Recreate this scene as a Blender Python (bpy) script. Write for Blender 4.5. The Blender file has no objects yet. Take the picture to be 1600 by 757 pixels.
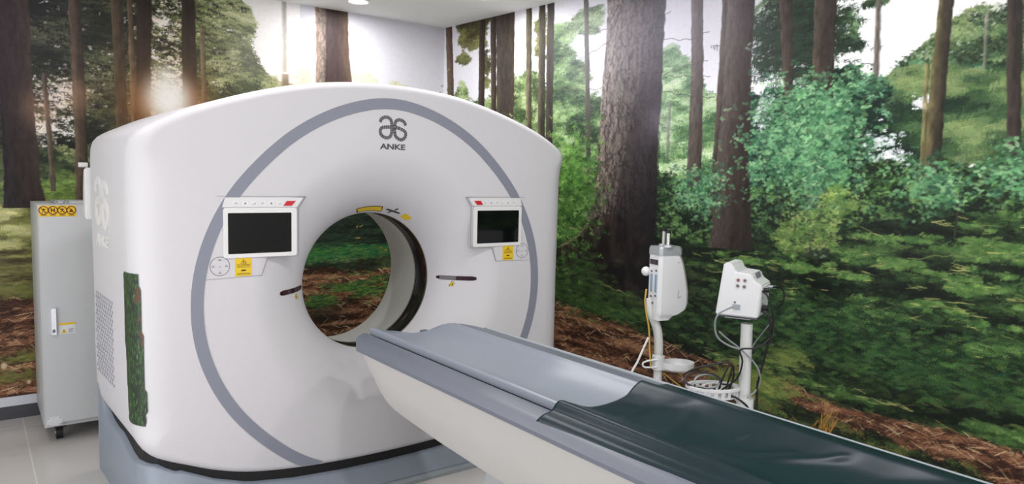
import bpy, bmesh, math, random
import numpy as np
from mathutils import Vector, Matrix
random.seed(7)
SC = bpy.context.scene
COL = SC.collection

# ------------------------------------------------------------------ camera
# world frame: x = across the scanner, y = into the bore, z = up, metres; origin on the floor under the front face
CAM = np.array([-1.69236, -3.26056, 1.55982])
CR = np.array([0.80094534, -0.59828666, 0.0232299])
CU = np.array([0.03408834, 0.08430166, 0.99585703])
CF = np.array([0.5977663, 0.79683518, -0.08791562])
FPX = 1136.16
def ray(px, py):
    return ((px-800)/FPX)*CR + ((378.5-py)/FPX)*CU + CF
def hit(px, py, n, o):
    """where the sight line through a measured point of the photograph meets a plane of the room"""
    n = np.array(n, float); d = ray(px, py)
    t = ((np.array(o, float)-CAM) @ n)/(d @ n)
    return CAM + t*d
def front(px, py, y=0.0):
    h = hit(px, py, (0,1,0), (0,y,0)); return (float(h[0]), float(h[2]))
cam_d = bpy.data.cameras.new('camera'); cam = bpy.data.objects.new('camera', cam_d); COL.objects.link(cam)
cam.matrix_world = Matrix(((CR[0],CU[0],-CF[0],CAM[0]),(CR[1],CU[1],-CF[1],CAM[1]),(CR[2],CU[2],-CF[2],CAM[2]),(0,0,0,1)))
cam_d.sensor_width = 36; cam_d.lens = FPX/1600*36; cam_d.clip_start = 0.05
SC.camera = cam
SC.view_settings.view_transform = 'Standard'; SC.view_settings.look = 'None'
SC.view_settings.gamma = 1; SC.view_settings.use_curve_mapping = False
SC.view_settings.exposure = EXPOSURE if 'EXPOSURE' in globals() else 0.0

# ------------------------------------------------------------------ helpers
def lin(c):
    if isinstance(c, (int, float)): c = (c, c, c)
    return tuple((v/255/12.92 if v/255 <= 0.04045 else ((v/255+0.055)/1.055)**2.4) for v in c)
def mat(name, c, rough=0.5, metal=0.0, spec=0.5, emis=None, noise=0.0, nscale=20, bump=0.0, bscale=200, coat=0.0, trans=0.0):
    m = bpy.data.materials.new(name); m.use_nodes = True
    nt = m.node_tree; b = nt.nodes['Principled BSDF']
    col = (*lin(c), 1)
    b.inputs['Base Color'].default_value = col
    b.inputs['Roughness'].default_value = rough; b.inputs['Metallic'].default_value = metal
    b.inputs['Specular IOR Level'].default_value = spec
    b.inputs['Coat Weight'].default_value = coat
    b.inputs['Transmission Weight'].default_value = trans
    tc = nt.nodes.new('ShaderNodeTexCoord')
    if noise:
        n = nt.nodes.new('ShaderNodeTexNoise'); n.inputs['Scale'].default_value = nscale; n.inputs['Detail'].default_value = 5
        mx = nt.nodes.new('ShaderNodeMix'); mx.data_type = 'RGBA'
        mx.inputs[6].default_value = tuple(v*(1-noise) for v in col[:3])+(1,)
        mx.inputs[7].default_value = tuple(min(1, v*(1+noise)) for v in col[:3])+(1,)
        nt.links.new(tc.outputs['Object'], n.inputs['Vector'])
        nt.links.new(n.outputs['Fac'], mx.inputs[0]); nt.links.new(mx.outputs[2], b.inputs['Base Color'])
    if bump:
        n2 = nt.nodes.new('ShaderNodeTexNoise'); n2.inputs['Scale'].default_value = bscale; n2.inputs['Detail'].default_value = 3
        bp = nt.nodes.new('ShaderNodeBump'); bp.inputs['Strength'].default_value = bump; bp.inputs['Distance'].default_value = 0.002
        nt.links.new(tc.outputs['Object'], n2.inputs['Vector'])
        nt.links.new(n2.outputs['Fac'], bp.inputs['Height']); nt.links.new(bp.outputs[0], b.inputs['Normal'])
    if emis:
        b.inputs['Emission Color'].default_value = (*lin(emis[0]), 1); b.inputs['Emission Strength'].default_value = emis[1]
    return m
def obj(name, bm, m, parent=None, smooth=False, angle=None):
    me = bpy.data.meshes.new(name)
    if isinstance(bm, tuple): me.from_pydata([tuple(map(float, v)) for v in bm[0]], [], bm[1])
    else: bm.to_mesh(me); bm.free()
    me.materials.append(m)
    if smooth:
        me.shade_smooth()
        if angle: me.set_sharp_from_angle(angle=math.radians(angle))
    o = bpy.data.objects.new(name, me); COL.objects.link(o)
    if parent is not None:
        o.parent = parent
        o.matrix_parent_inverse = Matrix.Identity(4)
    return o
def thing(name, label, cat, loc=(0,0,0), rotz=0, group=None):
    o = bpy.data.objects.new(name, None); COL.objects.link(o)
    o.empty_display_size = 0.1
    o.location = loc; o.rotation_euler = (0,0,rotz); tag(o, label, cat, group); return o
def tag(o, label, cat, group=None):
    o['label'] = label; o['category'] = cat
    if group: o['group'] = group
    return o
def struct(name, bm, m):
    o = obj(name, bm, m); o['kind'] = 'structure'; return o
def recalc(bm):
    bmesh.ops.recalc_face_normals(bm, faces=bm.faces[:]); return bm
def add_box(bm, c, s, rot=None, bevel=0, seg=2):
    r = bmesh.ops.create_cube(bm, size=1); vs = r['verts']
    bmesh.ops.scale(bm, vec=s, verts=vs)
    if bevel:
        es = list({e for v in vs for e in v.link_edges})
        rb = bmesh.ops.bevel(bm, geom=es, offset=bevel, segments=seg, profile=0.5, affect='EDGES')
        vs = list({v for f in rb['faces'] for v in f.verts} | {v for v in vs if v.is_valid})
    if rot is not None: bmesh.ops.transform(bm, matrix=rot.to_4x4(), verts=vs)
    bmesh.ops.translate(bm, vec=c, verts=vs)
    return vs
def box(c, s, **k):
    bm = bmesh.new(); add_box(bm, c, s, **k); return bm
def add_cyl(bm, a, b, r, r2=None, seg=24, caps=True):
    a = Vector(a); b = Vector(b); d = b-a; r2 = r if r2 is None else r2
    q = d.to_track_quat('Z', 'Y').to_matrix()
    A = []; B = []
    for i in range(seg):
        t = 2*math.pi*i/seg; e = Vector((math.cos(t), math.sin(t), 0))
        A.append(bm.verts.new(a+q@(e*r))); B.append(bm.verts.new(b+q@(e*r2)))
    for i in range(seg):
        j = (i+1) % seg; bm.faces.new((A[i],A[j],B[j],B[i]))
    if caps: bm.faces.new(A[::-1]); bm.faces.new(B)
def cyl(a, b, r, r2=None, seg=24):
    bm = bmesh.new(); add_cyl(bm, a, b, r, r2, seg); return bm
def catmull(pts, n=8, closed=False):
    P = [Vector(p) for p in pts]; out = []; N = len(P)
    rng = range(N if closed else N-1)
    for i in rng:
        if closed: p0,p1,p2,p3 = P[(i-1)%N],P[i],P[(i+1)%N],P[(i+2)%N]
        else: p0,p1,p2,p3 = P[max(i-1,0)],P[i],P[i+1],P[min(i+2,N-1)]
        for k in range(n):
            t = k/n
            out.append(0.5*((2*p1)+(p2-p0)*t+(2*p0-5*p1+4*p2-p3)*t*t+(3*p1-p0-3*p2+p3)*t**3))
    if not closed: out.append(P[-1])
    return out
def add_tube(bm, pts, r, seg=8, n=8, taper=None, smooth=True):
    P = catmull(pts, n) if smooth else [Vector(p) for p in pts]
    rings = []; up = Vector((0,0,1)); prev = None
    for i, p in enumerate(P):
        d = (P[min(i+1,len(P)-1)]-P[max(i-1,0)]).normalized()
        if prev is None:
            a = d.cross(up)
            if a.length < 1e-3: a = d.cross(Vector((1,0,0)))
        else:
            a = prev-d*prev.dot(d)
        a.normalize(); prev = a; b = d.cross(a)
        rr = r if taper is None else r+(taper-r)*i/(len(P)-1)
        rings.append([bm.verts.new(p+(a*math.cos(t)+b*math.sin(t))*rr) for t in [2*math.pi*k/seg for k in range(seg)]])
    for i in range(len(rings)-1):
        for k in range(seg):
            bm.faces.new((rings[i][k],rings[i][(k+1)%seg],rings[i+1][(k+1)%seg],rings[i+1][k]))
    bm.faces.new(rings[0][::-1]); bm.faces.new(rings[-1])
    return bm
def tube(pts, r, **k): return add_tube(bmesh.new(), pts, r, **k)
def add_prism(bm, poly, fn, t0, t1, flip=False):
    """poly in 2D, fn(u,v,t) -> 3D; closed prism between t0 and t1"""
    A = [bm.verts.new(fn(u,v,t0)) for u,v in poly]; B = [bm.verts.new(fn(u,v,t1)) for u,v in poly]
    bm.faces.new(A[::-1]); bm.faces.new(B)
    n = len(poly)
    for i in range(n): bm.faces.new((A[i],A[(i+1)%n],B[(i+1)%n],B[i]))
def prism(poly, fn, t0, t1):
    bm = bmesh.new(); add_prism(bm, poly, fn, t0, t1); return recalc(bm)
def add_ribbon(bm, pts, w, fn, t0, t1, n=6, smooth=True):
    """flat stroke of width w along 2D pts, raised from t0 to t1"""
    P = catmull([(a,b,0) for a,b in pts], n) if smooth else [Vector((a,b,0)) for a,b in pts]
    L = []; R = []
    for i, p in enumerate(P):
        d = (P[min(i+1,len(P)-1)]-P[max(i-1,0)]).normalized(); q = Vector((-d.y, d.x, 0))*w/2
        L.append(p+q); R.append(p-q)
    g = [[bm.verts.new(fn(v.x,v.y,t)) for v in (L[i],R[i]) for t in (t0,t1)] for i in range(len(P))]
    for i in range(len(P)-1):
        a, b = g[i], g[i+1]
        bm.faces.new((a[1],b[1],b[3],a[3])); bm.faces.new((a[0],a[2],b[2],b[0]))
        bm.faces.new((a[0],b[0],b[1],a[1])); bm.faces.new((a[2],a[3],b[3],b[2]))
    bm.faces.new((g[0][0],g[0][1],g[0][3],g[0][2])); bm.faces.new((g[-1][0],g[-1][2],g[-1][3],g[-1][1]))
def add_text(bm, s, size, fn, t0, t1, bold=0.0, align='CENTER', sx=1.0):
    cu = bpy.data.curves.new('txt', 'FONT'); cu.body = s; cu.size = size; cu.align_x = align; cu.offset = bold
    cu.resolution_u = 2
    o = bpy.data.objects.new('txt', cu); COL.objects.link(o)
    dg = bpy.context.evaluated_depsgraph_get(); me = bpy.data.meshes.new_from_object(o.evaluated_get(dg))
    vs = [v.co.copy() for v in me.vertices]; fs = [list(p.vertices) for p in me.polygons]
    bpy.data.objects.remove(o); bpy.data.curves.remove(cu); bpy.data.meshes.remove(me)
    B = [bm.verts.new(fn(v.x*sx, v.y, t1)) for v in vs]; A = [bm.verts.new(fn(v.x*sx, v.y, t0)) for v in vs]
    cnt = {}
    for f in fs:
        try: bm.faces.new([B[i] for i in f])
        except ValueError: pass
        for i in range(len(f)):
            e = (f[i], f[(i+1)%len(f)]); cnt[e] = 1
    for (a, b) in cnt:
        if (b, a) not in cnt:
            try: bm.faces.new((A[a],A[b],B[b],B[a]))
            except ValueError: pass
# ------------------------------------------------------------------ the printed forest mural (flat print on two walls)
YB = 2.10; CX = 1.57                       # back wall plane, room corner
RD = np.array([0.0803, -0.99677])          # direction of the right wall, from the corner towards the viewer
RN = np.array([0.99677, 0.0803, 0.0])
MZ0, MZ1 = 0.14, 2.80
MU0, MU1 = -3.92, 4.88
RES = 0.004
NX = int(round((MU1-MU0)/RES))+1; NZ = int(round((MZ1-MZ0)/RES))+1
def W(px, py):
    """photograph point -> (u, z) on the unrolled mural; u<0 back wall, u>0 right wall"""
    h = hit(px, py, (0,1,0), (0,YB,0))
    if h[0] <= CX and ray(px, py)[1] > .02: return (h[0]-CX, h[2])
    h = hit(px, py, RN, (CX,YB,0))
    return (float(np.hypot(h[0]-CX, h[1]-YB)), float(h[2]))
def WB(px, py):
    h = hit(px, py, (0,1,0), (0,YB,0)); return (h[0]-CX, h[2])
rng = np.random.default_rng(11)
Ug = (MU0+np.arange(NX)*RES).astype(np.float32); Zg = (MZ0+np.arange(NZ)*RES).astype(np.float32)
def vnoise(cu, cz, seed):
    r = np.random.default_rng(seed)
    gu = (Ug-MU0)/cu; gz = (Zg-MZ0)/cz
    n = r.random((int(gz[-1])+3, int(gu[-1])+3), dtype=np.float32)
    iu = gu.astype(int); iz = gz.astype(int); fu = gu-iu; fz = gz-iz
    fu = fu*fu*(3-2*fu); fz = (fz*fz*(3-2*fz))[:,None]
    a = n[:, iu]*(1-fu)+n[:, iu+1]*fu
    return a[iz]*(1-fz)+a[iz+1]*fz
def fbm(cu, cz, o, seed, gain=0.55):
    t = 0; w = 1; s = 0
    for k in range(o):
        t = t+w*vnoise(cu/2**k, cz/2**k, seed*31+k); s += w; w *= gain
    return t/s
def sstep(a, b, x):
    t = np.clip((x-a)/(b-a), 0, 1); return t*t*(3-2*t)
C = np.zeros((NZ, NX, 3), np.float32)
c3 = lambda c: np.array(c, np.float32)/255
N_WARPU = fbm(.10,.10,4,101)-.5; N_WARPZ = fbm(.10,.10,4,102)-.5
def polymask(pts, amp=0.05, conv=W):
    """soft ragged mask of a polygon given by photograph points"""
    P = [conv(*p) for p in pts]
    us = [p[0] for p in P]; zs = [p[1] for p in P]
    i0 = max(0, int((min(us)-amp-MU0)/RES)-2); i1 = min(NX, int((max(us)+amp-MU0)/RES)+3)
    j0 = max(0, int((min(zs)-amp-MZ0)/RES)-2); j1 = min(NZ, int((max(zs)+amp-MZ0)/RES)+3)
    m = np.zeros((NZ, NX), np.float32)
    if i1 <= i0 or j1 <= j0: return m
    U = Ug[i0:i1][None,:]+N_WARPU[j0:j1,i0:i1]*amp*2; Z = Zg[j0:j1][:,None]+N_WARPZ[j0:j1,i0:i1]*amp*2
    ins = np.zeros(U.shape, bool); n = len(P)
    for k in range(n):
        (x0,z0),(x1,z1) = P[k], P[(k+1)%n]
        if z0 == z1: continue
        c = ((z0 > Z) != (z1 > Z)) & (U < (x1-x0)*(Z-z0)/(z1-z0)+x0)
        ins ^= c
    m[j0:j1,i0:i1] = ins
    return m
def over(mask, col):
    global C
    C += mask[...,None]*(col-C)
def mix3(a, b, t):
    return c3(a)+(c3(b)-c3(a))*t[...,None]
# ---- stamps
def grid(h, w):
    y, x = np.mgrid[0:h, 0:w].astype(np.float32); return x-(w-1)/2, y-(h-1)/2
def ell(X, Y, cx, cy, a, b, th):
    dx = X-cx; dy = Y-cy; c, s = math.cos(th), math.sin(th)
    u = (dx*c+dy*s)/a; v = (-dx*s+dy*c)/b
    return np.clip((1.25-np.sqrt(u*u+v*v))*2.2, 0, 1)
def mk_leaf(size, r, tilt=0.0, spread=.5):
    h = w = int(size*2.2)+3; X, Y = grid(h, w); a = np.zeros((h, w), np.float32)
    for k in range(r.integers(3, 7)):
        th = tilt+r.normal(0, spread)
        a = np.maximum(a, ell(X, Y, r.normal(0, size*.38), r.normal(0, size*.3), size*r.uniform(.22,.42), size*r.uniform(.1,.2)+.3, th)*r.uniform(.6,1))
    return a
def mk_frond(size, r, tilt=0.0):
    w = int(size*2.4)+3; h = int(size*1.6)+3; X, Y = grid(h, w); a = np.zeros((h, w), np.float32)
    d = 1 if r.random() < .5 else -1; th = tilt+r.normal(0, .22)
    for k in range(7):
        t = (k/6-.5)*2*size*.8; cx = d*t*math.cos(th); cy = t*math.sin(th)*d-(.12*t*t/size)
        l = size*.28*(1-abs(t)/size*.6)
        for sgn in (-1, 1):
            a = np.maximum(a, ell(X, Y, cx, cy+sgn*l*.6, l, max(.55, size*.05), th*d+sgn*.8*d)*r.uniform(.6,1))
    return a
def mk_rod(size, r, tilt=0.0, spread=.25, thick=.6):
    th = tilt+r.normal(0, spread); l = size*r.uniform(.6, 1.2)
    w = int(abs(math.cos(th))*l*2)+7; h = int(abs(math.sin(th))*l*2)+7; X, Y = grid(h, w)
    return ell(X, Y, 0, 0, l, thick, th)
def mk_spray(size, r, tilt=0.0):
    w = h = int(size*2.4)+3; X, Y = grid(h, w); a = np.zeros((h, w), np.float32)
    d = 1 if r.random() < .5 else -1
    for k in range(9):
        t = r.uniform(-.8,.8)*size; cx = t; cy = -abs(t)*.25+r.normal(0, size*.12)
        a = np.maximum(a, ell(X, Y, cx, cy-size*.12, max(.5,size*.07), size*r.uniform(.14,.32), r.normal(0,.5))*r.uniform(.5,1))
    a = np.maximum(a, ell(X, Y, 0, 0, size*.8, max(.5,size*.05), d*.15))
    return a
def stamps(kind, sizes, n=28, seed=0, **k):
    r = np.random.default_rng(seed); return [kind(float(r.uniform(*sizes)), r, **k).astype(np.float32) for _ in range(n)]
CDF = {}
def dabs(prob, n, st, cols, alpha=(.6, 1), jit=.12, seed=0, tone=None):
    """scatter n stamps where prob says; cols = list of colours, picked by tone (0..1 map) + jitter"""
    r = np.random.default_rng(seed+500)
    sub = prob[::4, ::4]; cs = np.cumsum(sub.ravel(), dtype=np.float64)
    if cs[-1] <= 0: return
    idx = np.searchsorted(cs, r.random(n)*cs[-1]); sw = sub.shape[1]
    jy = (idx//sw)*4+r.integers(0,4,n); jx = (idx % sw)*4+r.integers(0,4,n)
    cols = np.array(cols, np.float32)/255; K = len(cols)-1
    tv = (tone[np.minimum(jy,NZ-1), np.minimum(jx,NX-1)] if tone is not None else r.random(n))+r.normal(0, jit, n)
    tv = np.clip(tv, 0, 1)*K; k0 = np.minimum(tv.astype(int), max(K-1,0)); f = (tv-k0)[:,None]
    cc = cols[k0]*(1-f)+cols[np.minimum(k0+1,K)]*f
    cc = np.clip(cc*(1+r.normal(0,.07,(n,1)))+r.normal(0,.012,(n,3)), 0, 1).astype(np.float32)
    al = r.uniform(*alpha, n); si = r.integers(0, len(st), n)
    for k in range(n):
        a = st[si[k]]; h, w = a.shape; y = jy[k]-h//2; x = jx[k]-w//2
        if y < 0 or x < 0 or y+h > NZ or x+w > NX: continue
        p = C[y:y+h, x:x+w]; p += (a*al[k])[...,None]*(cc[k]-p)
# ---- trunks
BK_F = fbm(.018,.05,4,61); BK_P = fbm(.035,.045,3,62); BK_V = fbm(.012,.30,3,63); BK_E = fbm(.03,.05,3,64)-.5
def trunk(L, R, cl, cm, cr, con=.5, plates=0.0, edge=.006, conv=W, fade=None, soft=.004, alpha=1.0, seed=0):
    """L, R = photograph points down the left and the right edge"""
    Lp = sorted([conv(*p) for p in L], key=lambda q: q[1]); Rp = sorted([conv(*p) for p in R], key=lambda q: q[1])
    lz = [p[1] for p in Lp]; lu = [p[0] for p in Lp]; rz = [p[1] for p in Rp]; ru = [p[0] for p in Rp]
    zlo = min(lz[0], rz[0]); zhi = max(lz[-1], rz[-1])
    if zhi > 2.60: zhi = 9
    j0 = max(0, int((zlo-MZ0)/RES)); j1 = min(NZ, int((zhi-MZ0)/RES)+1)
    Z = Zg[j0:j1]
    def ext(z, zs, us):
        e = np.interp(z, zs, us)
        if len(zs) > 1:
            s = (us[-1]-us[-2])/max(1e-3, zs[-1]-zs[-2]); e = np.where(z > zs[-1], us[-1]+s*(z-zs[-1]), e)
        return e
    uL = ext(Z, lz, lu)[:,None]; uR = ext(Z, rz, ru)[:,None]
    i0 = max(0, int((uL.min()-.05-MU0)/RES)); i1 = min(NX, int((uR.max()+.05-MU0)/RES)+2)
    if i1-i0 < 2: return
    U = Ug[i0:i1][None,:]; sl = (slice(j0,j1), slice(i0,i1))
    e = BK_E[sl]*edge*2
    m = sstep(-soft, soft, U-uL+e)*sstep(-soft, soft, uR-U+e)
    t = np.clip((U-uL)/(uR-uL+1e-4), 0, 1)
    col = np.where(t[...,None] < .5, c3(cl)+(c3(cm)-c3(cl))*(t[...,None]*2), c3(cm)+(c3(cr)-c3(cm))*(t[...,None]*2-1))
    g_ = col.mean(-1, keepdims=True); col = (col*.84+g_*.16)*np.array([.80,.81,.80],np.float32)*(1-.18*t[...,None])
    b = (BK_F[sl]-.5)*1.6+(BK_V[sl]-.5)*.9
    if plates:
        cell = np.abs(BK_P[sl]-.5)*2; b = b*.7+plates*(sstep(.03,.22,cell)-.55)*1.2+plates*(np.roll(BK_P[sl],2,1)-BK_P[sl])*7*(1-t)
    col = np.clip(col*(1+con*b[...,None]), 0, 1)
    if fade is not None:
        zf0, zf1, fc = fade; zf0 = conv(L[0][0], zf0)[1]; zf1 = conv(L[0][0], zf1)[1]
        f = sstep(min(zf0,zf1), max(zf0,zf1), Z); f = (1-f if zf1 < zf0 else f)[:,None,None]
        col = col+(c3(fc)-col)*f*.6
    C[sl] += (m*alpha)[...,None]*(col-C[sl])
def glow(px, py, rad, col, s, conv=W, p=2.0):
    u, z = conv(px, py); d2 = ((Ug[None,:]-u)**2+((Zg[:,None]-z)*.9)**2)/rad**2
    g = (s*np.exp(-d2**(p/2)))[...,None]
    C[:] = C+g*(c3(col)-C)*1.0
def twig(pts, w, col, conv=W, a=.9):
    P = [conv(*p) for p in pts]
    for k in range(len(P)-1):
        n = int(max(abs(P[k+1][0]-P[k][0]), abs(P[k+1][1]-P[k][1]))/RES*1.5)+2
        for i in range(n):
            t = i/n; x = (P[k][0]+(P[k+1][0]-P[k][0])*t-MU0)/RES; y = (P[k][1]+(P[k+1][1]-P[k][1])*t-MZ0)/RES
            y += math.sin(x*.23)*1.2; ix, iy = int(x), int(y); r_ = max(1, int(w/RES/2+.5))
            if 2 < ix < NX-4 and 2 < iy < NZ-4:
                p = C[iy:iy+r_, ix:ix+r_]; p += a*(c3(col)-p)
def blob(px, py, rpx, rpz, w=1.0, conv=W):
    u, z = conv(px, py); u2 = conv(px+rpx, py)[0]; z2 = conv(px, py-rpz)[1]
    return w*np.exp(-(((Ug[None,:]-u)/(abs(u2-u)+1e-3))**2+((Zg[:,None]-z)/(abs(z2-z)+1e-3))**2)).astype(np.float32)
def foliage(dens, seed, base, cols, n, kind=mk_leaf, size=(5,10), cell=(.09,.06), thr=.5, soft=.05, hi=None, hin=0, **k):
    """fill where the density field beats a noise field, then leaves in two passes"""
    nz = fbm(cell[0], cell[1], 5, seed, .65)
    m = sstep(thr-soft, thr+soft, dens*(.55+nz*.9)*1.0)
    lum = fbm(.16,.10,4,seed+7,.6); lum = np.clip((lum-.5)*2.4+.5, 0, 1)
    over(m, mix3(base[0], base[1], lum))
    st = stamps(kind, size, seed=seed, **k)
    dabs(m, n, st, cols, seed=seed, tone=lum, jit=.22)
    if hin:
        f = fbm(.07,.05,4,seed+9,.6); dabs(m*sstep(.5,.62,f), hin, st, hi, seed=seed+3, alpha=(.5,.95))
    return m
ic_ = int(round((0-MU0)/RES))
# ---- sky
C[:] = c3((222,221,228))
C *= (1+.05*(fbm(.5,.4,3,5)-.5))[...,None]
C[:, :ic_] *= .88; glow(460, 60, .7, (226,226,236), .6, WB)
over(sstep(1.35,1.15,Zg)[:,None]*np.ones((1,NX),np.float32), mix3((24,30,20),(58,66,38),np.clip((fbm(.2,.06,5,6)-.5)*3+.4,0,1)))
for g in [(1350,60,.55,(255,255,255),1),(1400,20,.5,(255,255,255),.9),(835,130,.35,(255,255,255),1),(890,60,.3,(246,246,250),.9),
          (1050,200,.4,(255,255,255),.9),(1200,190,.35,(250,250,252),.8),(940,170,.3,(240,240,245),.6)]: glow(*g)
# ---- right wall: far greens
dens = blob(765,230,70,85)+blob(730,260,40,60)+blob(720,150,12,40,.5)+blob(800,130,30,60,.35)+blob(835,210,26,100,.85)
foliage(np.clip(dens,0,1.3), 20, ((60,78,48),(150,170,112)), [(42,58,34),(84,110,60),(142,168,104),(196,210,160)], 4500, size=(3,7))
dens = blob(905,270,50,95,1.1)+blob(880,200,28,70,1)+blob(935,240,22,80,.8)+blob(870,60,26,60,.62)+blob(925,30,30,34,.7)+blob(895,110,40,30,.45)
foliage(np.clip(dens,0,1.3), 21, ((54,72,52),(112,140,92)), [(30,44,32),(64,92,54),(104,140,80),(160,190,130)], 9000, kind=mk_spray, size=(5,11))
dens = blob(735,55,22,28,.9)+blob(722,95,16,10,.6)+blob(760,110,14,60,.55)+blob(845,60,14,60,.7)+blob(745,30,40,10,.7)
foliage(np.clip(dens,0,1.3), 22, ((62,56,40),(96,98,60)), [(52,46,32),(88,88,50),(130,134,80)], 2600, kind=mk_spray, size=(4,8))
dens = blob(1060,150,34,60,.9)+blob(1065,230,50,60,1.1)+blob(1040,190,20,90,.8)+blob(1120,230,50,60,1.0)+blob(1045,100,14,30,.5)+blob(1110,190,20,30,.7)
foliage(np.clip(dens,0,1.3), 23, ((84,122,78),(150,188,130)), [(50,84,48),(96,140,84),(146,186,120),(205,224,180)], 7500, kind=mk_spray, size=(5,11))
dens = blob(1245,40,50,60,.92)+blob(1200,90,34,30,.6)+blob(1325,40,26,30,.7)+blob(1320,75,36,12,.6)+blob(1270,120,44,24,.62)+blob(1195,30,24,34,.8)+blob(1370,3,40,8,.6)
foliage(np.clip(dens,0,1.3), 24, ((40,56,42),(84,116,76)), [(26,38,28),(50,74,50),(82,112,74),(128,156,112)], 6500, kind=mk_spray, size=(5,11), thr=.6)
dabs(blob(1240,50,55,60), 420, stamps(mk_leaf,(3,8),seed=224), [(226,228,236),(250,250,252)], seed=224, alpha=(.6,1))
dabs(blob(1245,50,50,60), 1500, stamps(mk_spray,(6,12),seed=225), [(24,34,26),(40,60,42)], seed=225)
# hazy conifers in the upper right
M = polymask([(1392,170),(1402,120),(1430,95),(1452,62),(1474,40),(1500,22),(1545,14),(1600,-14),(1760,-60),(2250,-240),(2250,300),(1392,260)], .05)
lum = fbm(.3,.12,5,31,.6); lum = np.clip((lum-.5)*2.4+.5,0,1)
over(M*(fbm(.08,.06,4,33)>.33), mix3((52,74,48),(112,132,86),lum))
dabs(M, 9000, stamps(mk_spray,(7,15),seed=31), [(44,66,42),(78,102,62),(112,134,82),(150,164,110)], seed=31, tone=lum)
M2 = M*sstep(.55,.62,fbm(.09,.05,4,35)); dabs(M2*(blob(1440,100,40,30)+blob(1560,20,60,26)+.1), 160, stamps(mk_leaf,(5,10),seed=36), [(214,220,214),(190,200,170)], seed=36, alpha=(.4,.9))
Mx = polymask([(1400,110),(1470,50),(1540,14),(1760,-40),(2250,-200),(2250,340),(1400,300)], .05)
dabs(Mx, 9000, stamps(mk_leaf,(3,7),seed=331), [(26,44,28),(58,84,50),(92,120,74),(140,160,108)], seed=331, tone=np.clip((fbm(.09,.07,4,332)-.5)*3+.42,0,1), alpha=(.4,.9), jit=.25)
# ---- right wall: thin far trunks
trunk([(1541,10),(1533,150),(1525,300)],[(1547,10),(1539,150),(1533,300)], (190,186,170),(160,158,140),(120,120,100), .5, alpha=.75)
trunk([(1482,120),(1485,280)],[(1488,120),(1493,280)], (176,168,130),(150,142,104),(100,104,70), .5, alpha=.8)
trunk([(1370,-6),(1364,110),(1360,230)],[(1379,-6),(1374,110),(1371,230)], (176,164,156),(148,130,120),(126,108,100), .3, soft=.008)
trunk([(1044,160),(1040,250)],[(1049,160),(1045,250)], (190,190,170),(160,160,140),(140,140,120), .4, alpha=.7)
# ---- bushes of the middle ground
M = polymask([(1150,190),(1172,165),(1200,135),(1225,150),(1262,158),(1290,118),(1330,102),(1352,118),(1380,128),(1402,112),(1430,112),(1470,90),(1540,110),(1600,100),(1800,80),(2250,20),(2250,640),(1000,520),(1000,330),(1105,300)], .09)
lum = np.clip((fbm(.22,.10,5,41,.6)-.5)*3+.48,0,1); hole = sstep(.27,.30,fbm(.10,.06,5,43,.65))
hole = np.maximum(hole, 1-blob(1380,190,110,70,1.6)-blob(1170,230,60,60,1))
over(M*hole, mix3((18,36,28),(56,92,64),lum))
dabs(M, 16000, stamps(mk_leaf,(5,11),seed=41), [(14,30,24),(30,60,44),(52,94,66),(84,130,92)], seed=41, tone=lum, jit=.18, alpha=(.45,.9))
hz = sstep(.55,.62,fbm(.05,.035,4,45)); dabs(M*hz*(blob(1330,210,230,80,1)+blob(1230,250,60,60,.6)+blob(1520,270,90,50,.6)+.2), 4200, stamps(mk_leaf,(3,7),seed=44), [(62,116,84),(96,150,108),(146,188,150)], seed=44, alpha=(.35,.85))
dabs(M, 3500, stamps(mk_leaf,(3,8),seed=244), [(12,24,18),(22,42,32)], seed=244, alpha=(.5,.9))
dabs(M*(blob(1500,150,60,80,1)+blob(1590,150,60,90,1)+blob(1440,130,30,60,.6)), 5500, stamps(mk_spray,(6,13),seed=46), [(26,46,30),(50,78,46),(82,110,66),(124,144,90)], seed=46, tone=lum)
for g in [(1380,225,20,14),(1395,250,22,12),(1200,163,10,6),(1195,190,12,10),(1440,165,14,8),(1515,275,8,6)]:
    dabs(blob(*g), 45, stamps(mk_leaf,(3,7),seed=48), [(220,226,232),(250,250,255)], seed=g[0])
# ---- lower leaves, further forward
M = polymask([(1012,270),(1060,280),(1105,300),(1180,290),(1260,270),(1340,262),(1420,250),(1500,262),(1600,250),(1850,240),(2250,220),(2250,560),(1000,470),(1000,300)], .08)
lum = np.clip((fbm(.26,.07,5,51,.6)-.5)*3.2+.45,0,1); yb = sstep(0,.6,blob(1500,300,180,80)+blob(1290,290,80,60)+blob(1070,330,60,60))
over(M*.93, mix3((18,32,20),(62,92,50),lum))
dabs(M, 15000, stamps(mk_leaf,(4,9),seed=51,spread=.35), [(14,28,18),(34,60,32),(66,104,54),(108,150,84)], seed=51, tone=lum, jit=.2, alpha=(.5,.95))
dabs(M*(yb+.1)*sstep(.50,.6,fbm(.06,.04,4,53)), 2600, stamps(mk_leaf,(4,9),seed=52,spread=.3), [(64,104,50),(100,142,72),(150,182,104)], seed=52, alpha=(.4,.85))
dabs(M, 2600, stamps(mk_leaf,(5,10),seed=252), [(12,22,14),(20,36,22)], seed=252, alpha=(.5,.9))
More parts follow.
